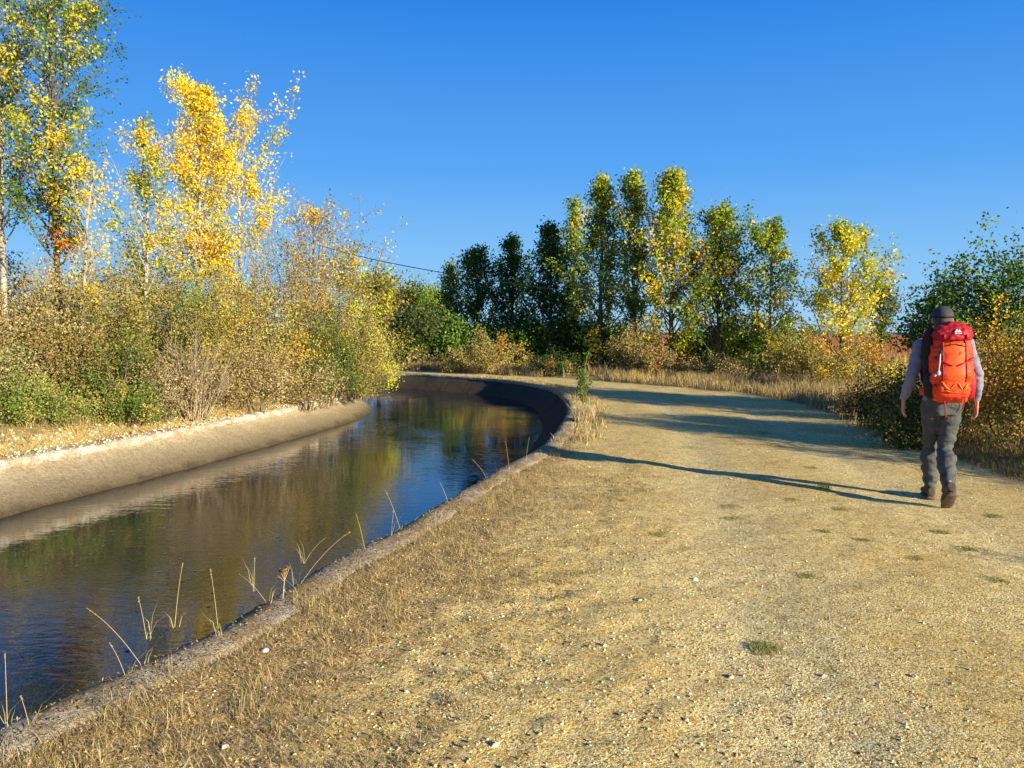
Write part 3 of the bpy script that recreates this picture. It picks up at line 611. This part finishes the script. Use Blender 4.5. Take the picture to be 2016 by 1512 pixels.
tuft_thing('straw_tuft', 'tall pale straw tuft at the canal corner beside the leafy weed', 'grass tuft', 1150, 832, 800, 0.42, 0.11, ['beige', (0.64, 0.53, 0.30), (0.5, 0.38, 0.20)], 50, wid=0.007, lean=0.6)
b = at(1150, 800); shrub('leafy_weed', 'upright green leafy weed behind the straw tuft at the canal corner', 'weed', (b[0], b[1], hz(b[0], b[1])), 0.95, 0.20, 800, 0.045, [('green', 2, 2), ('sage', 2, 3)], 51, stems=8, tw=5, sg=0.035, up=0.8)

m, nt = newmat('straw'); g = G(nt); g.out(g.pbsdf((0.50, 0.38, 0.19), 0.7).outputs[0]); M['straw'] = m
def stalk(i, base, tip, seed):
    r = np.random.default_rng(seed); b = at(*base); b[2] = max(hz(b[0], b[1]), 0.0)
    Yt = b[1]+r.uniform(-0.05, 0.12); t = atd(tip[0], tip[1], Yt)
    root = empty('grass_stalk', b, 0, 'single tall dry grass stalk leaning over the canal edge', 'grass stalk', 'tall stalks standing along the canal edge')
    T = Tubes(4); v = t-b; u = np.linspace(0, 1, 9)[:, None]
    bow = np.array([0, 0, 0.12*np.linalg.norm(v)])*4*u*(1-u)*0.7; pts = v*u+bow
    T.add(pts, np.linspace(0.0014, 0.0008, 9))
    T.build('stem', M['straw'], root)
    n_ = 16; f = r.uniform(0.84, 1.0, n_); P_ = np.stack([np.interp(f, u[:, 0], pts[:, k]) for k in range(3)], 1)+r.normal(size=(n_, 3))*0.0018
    leaf_mesh('seed_head', P_, 0.009, colmix(['beige', 'brn'], n_, r), r, root, ar=0.4)
    n_ = 5; blades('leaf_blade', np.zeros((n_, 3))+r.normal(size=(n_, 3))*[0.01, 0.01, 0], r.uniform(0.06, 0.2, n_), np.full(n_, 0.003), colmix(['beige', 'olive'], n_, r), r, 1.2, parent=root)
for i, (b_, t_) in enumerate([((285, 1320), (170, 1197)), ((345, 1275), (360, 1108)), ((290, 1300), (272, 1175)), ((432, 1262), (414, 1120)), ((500, 1200), (502, 1095)), ((585, 1160), (690, 1047)), ((600, 1140), (640, 1060)),
                             ((720, 1090), (700, 1010)), ((790, 1050), (758, 965)), ((885, 1000), (866, 950)), ((1003, 930), (995, 868)), ((1035, 912), (1042, 862)), ((15, 1440), (10, 1285)), ((60, 1440), (40, 1370)), ((960, 945), (930, 905)), ((530, 1195), (470, 1130)), ((250, 1340), (215, 1265)), ((770, 1060), (775, 1005))]):
    stalk(i, b_, t_, 400+i)
b = at(556, 1190); root = empty('seed_head_plant', b, 0, 'thin plant with russet seed cluster at the near canal edge', 'weed')
T = Tubes(4); tp = np.array([0.01, 0.02, 0.15])
T.add(np.linspace((0, 0, 0), tp, 5), np.linspace(0.003, 0.002, 5)); r = np.random.default_rng(9); cl = []
for k in range(9):
    e = tp+np.array([r.normal()*0.03, r.normal()*0.02, r.uniform(0.02, 0.05)]); T.add(np.linspace(tp*0.85, e, 3), np.full(3, 0.0012)); cl += [e]*14
T.build('stem', M['straw'], root); cl = np.array(cl)+r.normal(size=(len(cl), 3))*0.006
leaf_mesh('seed_cluster', cl, 0.011, colmix(['rust', 'red', 'brn'], len(cl), r), r, root, ar=0.8)
def stone(px, py, s, colr, seed, label, group=None):
    r = random.Random(seed); b = at(px, py); bm = bmesh.new(); bmesh.ops.create_icosphere(bm, subdivisions=2, radius=1)
    sx, sy, sz_ = s*r.uniform(0.8, 1.3), s*r.uniform(0.7, 1), s*r.uniform(0.45, 0.7)
    for v in bm.verts:
        k = 1+0.5*mnoise.noise(v.co*1.3+Vector((seed, 0, 0))); v.co = Vector((v.co.x*sx*k, v.co.y*sy*k, v.co.z*sz_*k))
    me = bpy.data.meshes.new('stone'); bm.to_mesh(me); bm.free()
    a_ = me.attributes.new('Col', 'FLOAT_COLOR', 'POINT'); a_.data.foreach_set('color', list((*colr, 1))*len(me.vertices))
    me.materials.append(M['stone']); o = bpy.data.objects.new('stone', me); col.objects.link(o)
    o.location = (b[0], b[1], hz(b[0], b[1])+sz_*0.4); o.rotation_euler[2] = r.uniform(0, 6); tag(o, label, 'stone', group)
stone(1369, 1138, 0.015, (0.85, 0.82, 0.75), 1, 'white pebble lying alone in the middle of the track')
stone(730, 1195, 0.020, (0.5, 0.33, 0.2), 2, 'brown stone among the dry grass at the near canal edge')
stone(522, 1285, 0.020, (0.75, 0.70, 0.62), 3, 'whitish stone close to the concrete edge')
stone(443, 1470, 0.015, (0.8, 0.76, 0.68), 4, 'white stone in the dry grass at the bottom of the photo')
for i, (px, py) in enumerate([(670, 1305), (800, 1362), (1440, 1325), (1525, 1218), (885, 1250), (975, 1470), (1160, 1382), (1620, 1325), (1190, 1270), (600, 1304), (1350, 1415), (1800, 1330), (1040, 1060), (1260, 1180)]):
    stone(px, py, 0.007+0.0035*((i*7) % 3), (0.72, 0.56, 0.34), 10+i, 'small tan stone half sunk in the sandy ground', 'small tan stones on the ground')

# ------------------------------------------------------------------ overhead cables, distant hills
m, nt = newmat('cable_rubber'); g = G(nt); g.out(g.pbsdf((0.012, 0.014, 0.016), 1.0, spec=0).outputs[0]); M['cable'] = m
def cable(p0, p1, p2, rad, lab):
    a, b, c = (atd(*q) for q in (p0, p1, p2))
    t = np.linspace(0, 1, 40)[:, None]; ctrl = 2*b-0.5*(a+c); pts = a*(1-t)**2+2*ctrl*t*(1-t)+c*t*t
    T = Tubes(5); T.add(pts, np.full(40, rad)); tag(T.build('overhead_cable', M['cable']), lab, 'cable')
cable((640, 486, 22), (960, 551, 25), (1350, 600, 34), .013, 'upper dark cable crossing the sky in front of the far poplars')
cable((1380, 602, 36), (1600, 640, 45), (1900, 668, 60), .018, 'lower thin cable at the right side running past the yellow poplar')
m, nt = newmat('hill_scrub'); g = G(nt); p = g.pos(); g.out(g.pbsdf(g.mix(g.ramp(g.noise(p, 0.03, 4), [(0.4, 0.0), (0.6, 1.0)]), (0.12, 0.13, 0.10), (0.24, 0.17, 0.11)), 1.0).outputs[0]); M['hill'] = m
xs = np.linspace(-700, 900, 160); V = []
for k, (yo, f) in enumerate([(0, 0), (40, 0.7), (90, 1.0), (220, 0.6)]):
    for x_ in xs: V.append((x_, 560+yo, -1.5+f*(5+5*float(vnoise(np.array(x_), np.array(0.0), 0.012))+1.5*float(vnoise(np.array(x_), np.array(k*1.0), 0.09)))))
ii = (np.arange(3)[:, None]*160+np.arange(159)[None]).ravel()
tag(mkmesh('hills', V, np.stack([ii, ii+1, ii+161, ii+160], 1), M['hill'], None, None, True), kind='structure')

# ------------------------------------------------------------------ the walker
SH = mat_fabric('shirt_fabric', (0.24, 0.24, 0.32), (0.17, 0.17, 0.23)); TR = mat_fabric('trouser_fabric', (0.085, 0.088, 0.088), (0.055, 0.058, 0.060), wr=11, bs=0.7)
PO = mat_fabric('orange_pack_fabric', (0.85, 0.065, 0.012), (0.72, 0.048, 0.010), 0.6); PR = mat_fabric('dark_red_pack_fabric', (0.42, 0.010, 0.020), (0.30, 0.007, 0.014), 0.6)
BK = mat_fabric('black_fabric', (0.02, 0.02, 0.022)); CAPM = mat_fabric('cap_fabric', (0.055, 0.048, 0.062))
WH = mat_fabric('white_plastic', (0.75, 0.75, 0.75)); YE = mat_fabric('yellow_cord', (0.75, 0.55, 0.04)); SHOE = mat_fabric('shoe_leather', (0.10, 0.07, 0.05)); SOLE = mat_fabric('shoe_rubber', (0.16, 0.12, 0.09))
HAIR = mat_fabric('grey_hair', (0.10, 0.08, 0.07), wr=60)
m, nt = newmat('skin'); g = G(nt); b_ = g.pbsdf(g.mix(g.noise(g.obj(), 25), (0.52, 0.24, 0.16), (0.45, 0.19, 0.12)), 0.55); g.out(b_.outputs[0]); SKIN = m

def ringloft(bm, rings, n=20):
    prev = None; first = None
    for c, a, b, ex in rings:
        vs = []
        for k in range(n):
            th = 2*math.pi*k/n; cs, sn = math.cos(th), math.sin(th)
            u = math.copysign(abs(cs)**(2/ex), cs); v = math.copysign(abs(sn)**(2/ex), sn)
            vs.append(bm.verts.new(Vector(c)+Vector(a)*u+Vector(b)*v))
        if prev:
            for k in range(n): bm.faces.new((prev[k], prev[(k+1) % n], vs[(k+1) % n], vs[k]))
        else: first = vs
        prev = vs
    bm.faces.new(prev); bm.faces.new(first[::-1])
def limb(bm, pts, rx, ry=None, n=16, ex=2, cap=True):
    ry = ry or rx; pts = [Vector(p) for p in pts]; rings = []
    for i, p in enumerate(pts):
        t = (pts[min(i+1, len(pts)-1)]-pts[max(i-1, 0)]).normalized()
        X_ = Vector((1, 0, 0)) if abs(t.x) < 0.9 else Vector((0, 1, 0)); a = (X_-t*X_.dot(t)).normalized(); b = t.cross(a)
        if i == 0 and cap: rings.append((p-t*rx[0]*0.6, a*rx[0]*0.55, b*ry[0]*0.55, ex))
        rings.append((p, a*rx[i], b*ry[i], ex))
        if i == len(pts)-1 and cap: rings.append((p+t*rx[-1]*0.6, a*rx[-1]*0.55, b*ry[-1]*0.55, ex))
    ringloft(bm, rings, n)
def ell(bm, c, r, seg=20):
    rr = bmesh.ops.create_uvsphere(bm, u_segments=seg, v_segments=seg//2+2, radius=1)
    for v in rr['verts']: v.co = Vector((v.co.x*r[0], v.co.y*r[1], v.co.z*r[2]))+Vector(c)
def finish(bm, name, mat, parent, vox=None, smooth=3, disp=None):
    bmesh.ops.recalc_face_normals(bm, faces=bm.faces); me = bpy.data.meshes.new(name); bm.to_mesh(me); bm.free()
    if vox:
        o = bpy.data.objects.new('tmp', me); col.objects.link(o)
        md = o.modifiers.new('r', 'REMESH'); md.mode = 'VOXEL'; md.voxel_size = vox
        if smooth: s2 = o.modifiers.new('s', 'SMOOTH'); s2.iterations = smooth; s2.factor = 0.5
        dg = bpy.context.evaluated_depsgraph_get(); me2 = bpy.data.meshes.new_from_object(o.evaluated_get(dg)); bpy.data.objects.remove(o); me = me2; me.name = name
    if disp:
        ns = [v.normal.copy() for v in me.vertices]
        for v, nn in zip(me.vertices, ns): v.co += nn*disp(v.co)
    me.polygons.foreach_set('use_smooth', [True]*len(me.polygons)); me.materials.clear(); me.materials.append(mat); me.update()
    o = bpy.data.objects.new(name, me); col.objects.link(o); o.parent = parent; return o

wb = at(1862, 1000); wp = (wb[0]+0.06, wb[1]+0.22, 0); HEAD = R_(-16)
wz = hz(wp[0], wp[1]); wp = (wp[0], wp[1], wz)
man = empty('person', wp, HEAD, 'person in grey shirt, dark trousers and cap walking away along the track', 'person'); man.scale = (1.02, 1.02, 1.02)
LS, RS = (-0.172, 0.065, 1.42), (0.172, 0.035, 1.425)
LE, RE = (-0.245, 0.02, 1.145), (0.235, -0.10, 1.165)
LW, RW = (-0.285, 0.13, 0.915), (0.260, -0.02, 0.925)
LH, RH = (-0.070, 0.015, 0.91), (0.070, 0.0, 0.91)
LK, RK = (-0.045, 0.18, 0.50), (0.040, 0.02, 0.485)
LA, RA = (-0.020, 0.25, 0.095), (0.015, -0.27, 0.195)
def lerp(a, b, t): return tuple(a[i]+(b[i]-a[i])*t for i in range(3))
def torso(bm, k=1.0):
    R3 = [(0, 0.0, 0.84, .12, .09), (0, 0.0, 0.93, .148, .112), (0, .01, 1.03, .135, .102), (0, .02, 1.13, .130, .098), (0, .035, 1.26, .150, .11), (0, .045, 1.37, .162, .11), (0, .05, 1.44, .14, .085), (0, .055, 1.48, .08, .065)]
    ringloft(bm, [((x_, y_, z_), (a*k, 0, 0), (0, b*k, 0), 2.3) for x_, y_, z_, a, b in R3], 24)
def arm(bm, S, E, W, k):
    limb(bm, [S, lerp(S, E, .3), lerp(S, E, .7), E, lerp(E, W, .3), lerp(E, W, .75), W], [v*k for v in (.055, .050, .044, .040, .041, .033, .027)])
def leg(bm, Hh, Kk, A, k, k2=1):
    limb(bm, [Hh, lerp(Hh, Kk, .3), lerp(Hh, Kk, .7), Kk, lerp(Kk, A, .25), lerp(Kk, A, .65), A], [v*k*q for v, q in zip((.086, .080, .066, .055, .057, .045, .036), (1, 1, 1, 1, k2, k2, k2))])
bm = bmesh.new(); torso(bm, .86); arm(bm, LS, LE, LW, .82); arm(bm, RS, RE, RW, .82); leg(bm, LH, LK, LA, .74); leg(bm, RH, RK, RA, .74)
limb(bm, [(0, .05, 1.44), (0, .075, 1.50), (0, .095, 1.56)], [.060, .054, .054])
HC = (0, .115, 1.635)
ell(bm, HC, (.074, .093, .112)); ell(bm, (0, .135, 1.585), (.058, .075, .062)); ell(bm, (0, .212, 1.622), (.013, .018, .024))
ell(bm, (0, .195, 1.585), (.028, .015, .012)); ell(bm, (-.03, .197, 1.655), (.022, .012, .008)); ell(bm, (.03, .197, 1.655), (.022, .012, .008))
for s in (-1, 1): ell(bm, (s*.077, .105, 1.625), (.010, .020, .031))
def hand(bm, W, s):
    W = Vector(W); dn = Vector((s*0.02, 0.13, -1)).normalized(); fw = Vector((0, 1, 0.13)).normalized(); inn = Vector((-s, 0, 0))
    kn = W+dn*0.095
    limb(bm, [W-dn*.02, W+dn*.03, W+dn*.065, kn], [.021, .015, .015, .012], [.025, .034, .040, .038])
    for j, L in enumerate((.072, .080, .074, .058)):
        o = fw*(.034-.0227*j); b0 = kn+o-dn*.01; spread = fw*(.09-.06*j)
        p1 = b0+(dn+spread+inn*.12)*L*.5; p2 = p1+(dn+inn*.45)*L*.32; p3 = p2+(dn*.8+inn*.8).normalized()*L*.27
        limb(bm, [b0, p1, p2, p3], [.0098, .0092, .0085, .0072], n=10)
    t0 = W+dn*.03+fw*.024; limb(bm, [t0, t0+(dn*.7+fw*.55+inn*.3)*.038, t0+(dn*.95+fw*.42+inn*.5)*.068], [.013, .0105, .0085], n=10)
hand(bm, LW, -1); hand(bm, RW, 1)
for (A, toe) in ((LA, (LA[0], LA[1]+.17, .04)), (RA, (RA[0], RA[1]+.13, .05))): limb(bm, [A, lerp(A, toe, .5), toe], [.030, .030, .022])
finish(bm, 'body', SKIN, man, 0.0046, 2)
def wrinkle(sc_, amp, seed):
    return lambda c: amp*(mnoise.noise(Vector((c.x*sc_+seed, c.y*sc_, c.z*sc_*2.2)))+0.5*mnoise.noise(Vector((c.x*sc_*2.5, c.y*sc_*2.5+seed, c.z*sc_*4.5))))
bm = bmesh.new(); torso(bm, 1.08)
arm(bm, LS, LE, lerp(LE, LW, .97), 1.18); arm(bm, RS, RE, lerp(RE, RW, .97), 1.18); limb(bm, [(0, .05, 1.44), (0, .065, 1.485)], [.074, .066])
finish(bm, 'shirt', SH, man, 0.008, 3, wrinkle(9, .010, 3))
bm = bmesh.new(); ringloft(bm, [((0, 0, .80), (.128, 0, 0), (0, .115, 0), 2.4), ((0, 0, .90), (.155, 0, 0), (0, .132, 0), 2.4), ((0, .005, 1.0), (.150, 0, 0), (0, .122, 0), 2.3), ((0, .01, 1.03), (.146, 0, 0), (0, .118, 0), 2.3)], 24)
leg(bm, LH, LK, (LA[0], LA[1], .075), 1.1, 1.28); leg(bm, RH, RK, (RA[0], RA[1]+.01, .165), 1.1, 1.28)
finish(bm, 'trousers', TR, man, 0.008, 2, wrinkle(9, .014, 8))
def shoe(A, pitch, s):
    bm = bmesh.new()
    def tf(y_, z_): c_, s_ = math.cos(pitch), math.sin(pitch); return (0, y_*c_-z_*s_, y_*s_+z_*c_)
    rows = [(-.075, .05, .032, .045), (-.04, .055, .038, .055), (.03, .05, .040, .05), (.10, .036, .047, .036), (.16, .030, .044, .028), (.205, .025, .028, .018)]
    def wr(dy, dz, rx, rz):
        p_ = tf(dy, dz); up = Vector(tf(0, 1)); return (Vector(A)+Vector((0, p_[1], p_[2])), Vector((rx, 0, 0)), up*rz, 2.6)
    ringloft(bm, [wr(y_, z_-.085+.012, a, b*.9) for y_, z_, a, b in rows], 18)
    limb(bm, [Vector(A)+Vector((0, 0, -.03)), Vector(A)+Vector((0, 0, .02))], [.046, .044], [.055, .05])
    o = finish(bm, 'shoe', SHOE, man, 0.006, 2)
    bm = bmesh.new(); ringloft(bm, [wr(y_, -.085, a*1.08, .012) for y_, z_, a, b in rows], 18); finish(bm, 'sole', SOLE, o)
shoe(Vector(LA), 0.0, -1); shoe(Vector(RA), -0.66, 1)
bm = bmesh.new(); ell(bm, (0, .100, 1.625), (.080, .088, .100))
bmesh.ops.delete(bm, geom=[v for v in bm.verts if v.co.y > .125 or v.co.z < 1.555], context='VERTS'); finish(bm, 'hair', HAIR, man)
bm = bmesh.new(); ell(bm, (0, .110, 1.660), (.090, .106, .092), 28)
bmesh.ops.delete(bm, geom=[v for v in bm.verts if v.co.z < 1.650], context='VERTS')
capo = finish(bm, 'cap', CAPM, man)
bm = bmesh.new(); ringloft(bm, [((0, .19+.02*k, 1.663-.006*k*k*.4), (.078-.006*k*k*.5, 0, 0), (0, .003, .004), 2) for k in range(5)], 16); finish(bm, 'brim', CAPM, capo)
bm = bmesh.new(); ringloft(bm, [((0, .110, 1.645), (.0915, 0, 0), (0, .1075, 0), 2), ((0, .110, 1.660), (.0915, 0, 0), (0, .1075, 0), 2)], 28); finish(bm, 'cap_band', BK, capo)

# ------------------------------------------------------------------ backpack
pk = empty('backpack', wp, HEAD, 'large orange and dark red hiking backpack worn by the walker', 'backpack'); pk.scale = (1.02, 1.02, 1.02)
def se(z_, y_, a, b, ex=2.8, x_=0): return ((x_, y_, z_), (a, 0, 0), (0, b, 0), ex)
bm = bmesh.new(); ringloft(bm, [se(.92, -.20, .07, .05), se(.94, -.21, .12, .085), se(1.0, -.225, .148, .112), (se(1.12, -.235, .162, .128)), se(1.28, -.230, .168, .128), se(1.40, -.21, .155, .115), se(1.46, -.20, .13, .10), se(1.48, -.20, .10, .08)], 32)
body = finish(bm, 'pack_body', PO, pk, 0.007, 4, wrinkle(8, .020, 5))
bm = bmesh.new(); ringloft(bm, [se(1.445, -.215, .13, .11, 2.3), se(1.458, -.22, .152, .132, 2.3), se(1.51, -.218, .158, .138, 2.3), se(1.56, -.205, .138, .12, 2.3), se(1.595, -.195, .10, .09, 2.2), se(1.608, -.19, .05, .05, 2.1)], 32)
lid = finish(bm, 'lid', PR, pk, 0.006, 4, wrinkle(9, .018, 6))
def bvh(*objs):
    V = []; Fc = []
    for o in objs:
        b0 = len(V); V += [v.co.copy() for v in o.data.vertices]; Fc += [[i+b0 for i in p.vertices] for p in o.data.polygons]
    return BVHTree.FromPolygons(V, Fc)
tb = bvh(body, lid); tl = bvh(lid)
def proj(tree_, x_, z_, off=.004, default=-.33):
    h = tree_.ray_cast(Vector((x_, -1, z_)), Vector((0, 1, 0))); return (x_, (h[0].y if h[0] else default)-off, z_)
def strap(name, path, wd, mat, parent, tree_=tb, off=.005, n=24):
    pts = [Vector((p[0], 0, p[1])) for p in path]; L = [0]
    for a, b in zip(pts, pts[1:]): L.append(L[-1]+(b-a).length)
    bm = bmesh.new(); prev = None
    for k in range(n+1):
        s = L[-1]*k/n; i = max(j for j in range(len(L)-1) if L[j] <= s+1e-9); f = (s-L[i])/(L[i+1]-L[i]); c = pts[i].lerp(pts[i+1], f); t = (pts[i+1]-pts[i]).normalized(); nn = Vector((t.z, 0, -t.x))*wd/2
        row = [bm.verts.new(Vector(proj(tree_, c.x+nn.x*q, c.z+nn.z*q, off if abs(q) < 1.1 else 0))) for q in (-1.15, -1, 0, 1, 1.15)]
        if prev:
            for j in range(4): bm.faces.new((prev[j], prev[j+1], row[j+1], row[j]))
        prev = row
    return finish(bm, name, mat, parent)
strap('centre_panel', [(0, .97), (0, 1.2), (0, 1.43)], .15, mat_fabric('bright_orange_panel', (0.92, 0.11, 0.015), (0.82, 0.08, 0.012), .6), pk, off=.006)
for s in (-1, 1):
    strap('lid_strap', [(s*.085, 1.50), (s*.088, 1.30), (s*.09, 1.10)], .013, PR, pk, off=.010)
    strap('compression_strap', [(s*.145, 1.31), (s*.10, 1.28), (s*.02, 1.24)], .012, PR, pk, off=.013)
    strap('compression_strap', [(s*.145, 1.08), (s*.10, 1.05), (s*.03, 1.03)], .012, PR, pk, off=.013)
strap('zip', [(-.09, 1.40), (0, 1.42), (.09, 1.40)], .008, BK, pk, off=.010)
for s in (-1, 1):
    bm = bmesh.new(); ringloft(bm, [se(.955, -.19, .030, .05, 2.6, s*.140), se(.98, -.195, .040, .075, 2.6, s*.148), se(1.08, -.2, .043, .082, 2.6, s*.154), se(1.17, -.2, .040, .075, 2.6, s*.155), se(1.175, -.2, .032, .06, 2.6, s*.153)], 20)
    finish(bm, 'side_pocket', PR if s > 0 else BK, pk)
bm = bmesh.new(); ringloft(bm, [se(.955, -.29, .09, .03), se(.98, -.315, .12, .045), se(1.04, -.33, .13, .05), se(1.10, -.33, .12, .04), se(1.12, -.325, .10, .02)], 28); fp = finish(bm, 'front_pocket', PO, pk, 0.007, 3, wrinkle(10, .012, 2))
t2 = bvh(body, lid, fp)
T = Tubes(6); path = [(-.09, 1.10), (-.04, 1.045), (.02, 1.10), (.06, 1.045), (.10, 1.10), (.07, 1.035), (0, 1.02), (-.06, 1.03)]; cp = catmull(np.array(path), 5)
T.add([proj(t2, a, b, .006) for a, b in cp], np.full(len(cp), .0035)); T.build('yellow_cord', YE, pk)
bm = bmesh.new(); limb(bm, [(-.160, -.17, 1.18), (-.178, -.18, 1.30), (-.176, -.19, 1.44), (-.158, -.20, 1.53)], [.036, .048, .048, .032]); finish(bm, 'rolled_bag', BK, pk, .007, 2, wrinkle(12, .010, 4))
bm = bmesh.new(); limb(bm, [(-.115, -.368, 1.34), (-.118, -.374, 1.27), (-.125, -.378, 1.20)], [.004, .005, .004], n=10); cl_ = finish(bm, 'hanging_cord', WH, pk)
bm = bmesh.new(); ell(bm, (-.125, -.380, 1.18), (.015, .012, .022)); ell(bm, (-.148, -.355, 1.16), (.012, .010, .014)); finish(bm, 'white_tag', WH, cl_, .005, 2)
bm = bmesh.new(); ell(bm, (-.110, -.362, 1.345), (.017, .010, .024)); finish(bm, 'carabiner', BK, pk)
T = Tubes(6); th = np.linspace(0, math.pi, 9); T.add(np.stack([.035*np.cos(th), np.full(9, -.10), 1.575+.035*np.sin(th)], 1), np.full(9, .006)); T.build('haul_loop', BK, pk)
for s in (-1, 1):
    bm = bmesh.new(); limb(bm, [(s*.09, -.09, 1.47), (s*.110, -.02, 1.510), (s*.122, .06, 1.515), (s*.127, .14, 1.455), (s*.127, .180, 1.34), (s*.14, .160, 1.20), (s*.155, .06, 1.10), (s*.160, -.06, 1.06)], [.03, .034, .034, .034, .032, .025, .012, .012], [.010]*6+[.006]*2, ex=2.6); finish(bm, 'shoulder_strap', PR, pk)
    bm = bmesh.new(); rr = []
    for k in range(9):
        a = math.pi*(0.02+k/8*0.95)-math.pi/2; rr.append((s*.172*math.cos(a), .01+.150*math.sin(a), 1.0-.01*math.sin(a)))
    rings = [(p_, (0, 0, .042*(1-.05*k)), tuple(Vector((p_[0], p_[1], 0)).normalized()*.014), 2.8) for k, p_ in enumerate(rr)]
    ringloft(bm, rings, 14); finish(bm, 'hip_belt', PO if s < 0 else PR, pk)
for (x_, z0, z1, dx) in ((-.06, .96, .80, .01), (.10, .98, .86, -.01), (.165, 1.10, .86, .03)):
    T = Tubes(4); T.add([(x_, -.30 if abs(x_) < .15 else -.16, z0), (x_+dx, -.31 if abs(x_) < .15 else -.17, (z0+z1)/2), (x_+dx*2, -.29 if abs(x_) < .15 else -.15, z1)], [.006, .005, .005]); T.build('dangling_strap', PR, pk)
def mark(polys, name):
    bm = bmesh.new()
    for poly in polys:
        vs = [bm.verts.new(Vector(proj(tl, a, b, .0055))) for a, b in poly]; bm.faces.new(vs)
    return finish(bm, name, WH, lid)
cx_, cz_ = .015, 1.53; k_ = .78
mark([[(cx_+k_*a, cz_+k_*b) for a, b in poly] for poly in (
      [(-.034, -.014), (-.006, .022), (.004, .008), (-.010, -.014)], [(-.004, -.014), (.010, .010), (.018, .018), (.036, -.014)],
      [(-.032, -.028), (-.032, -.021), (.034, -.021), (.034, -.028)])], 'logo')
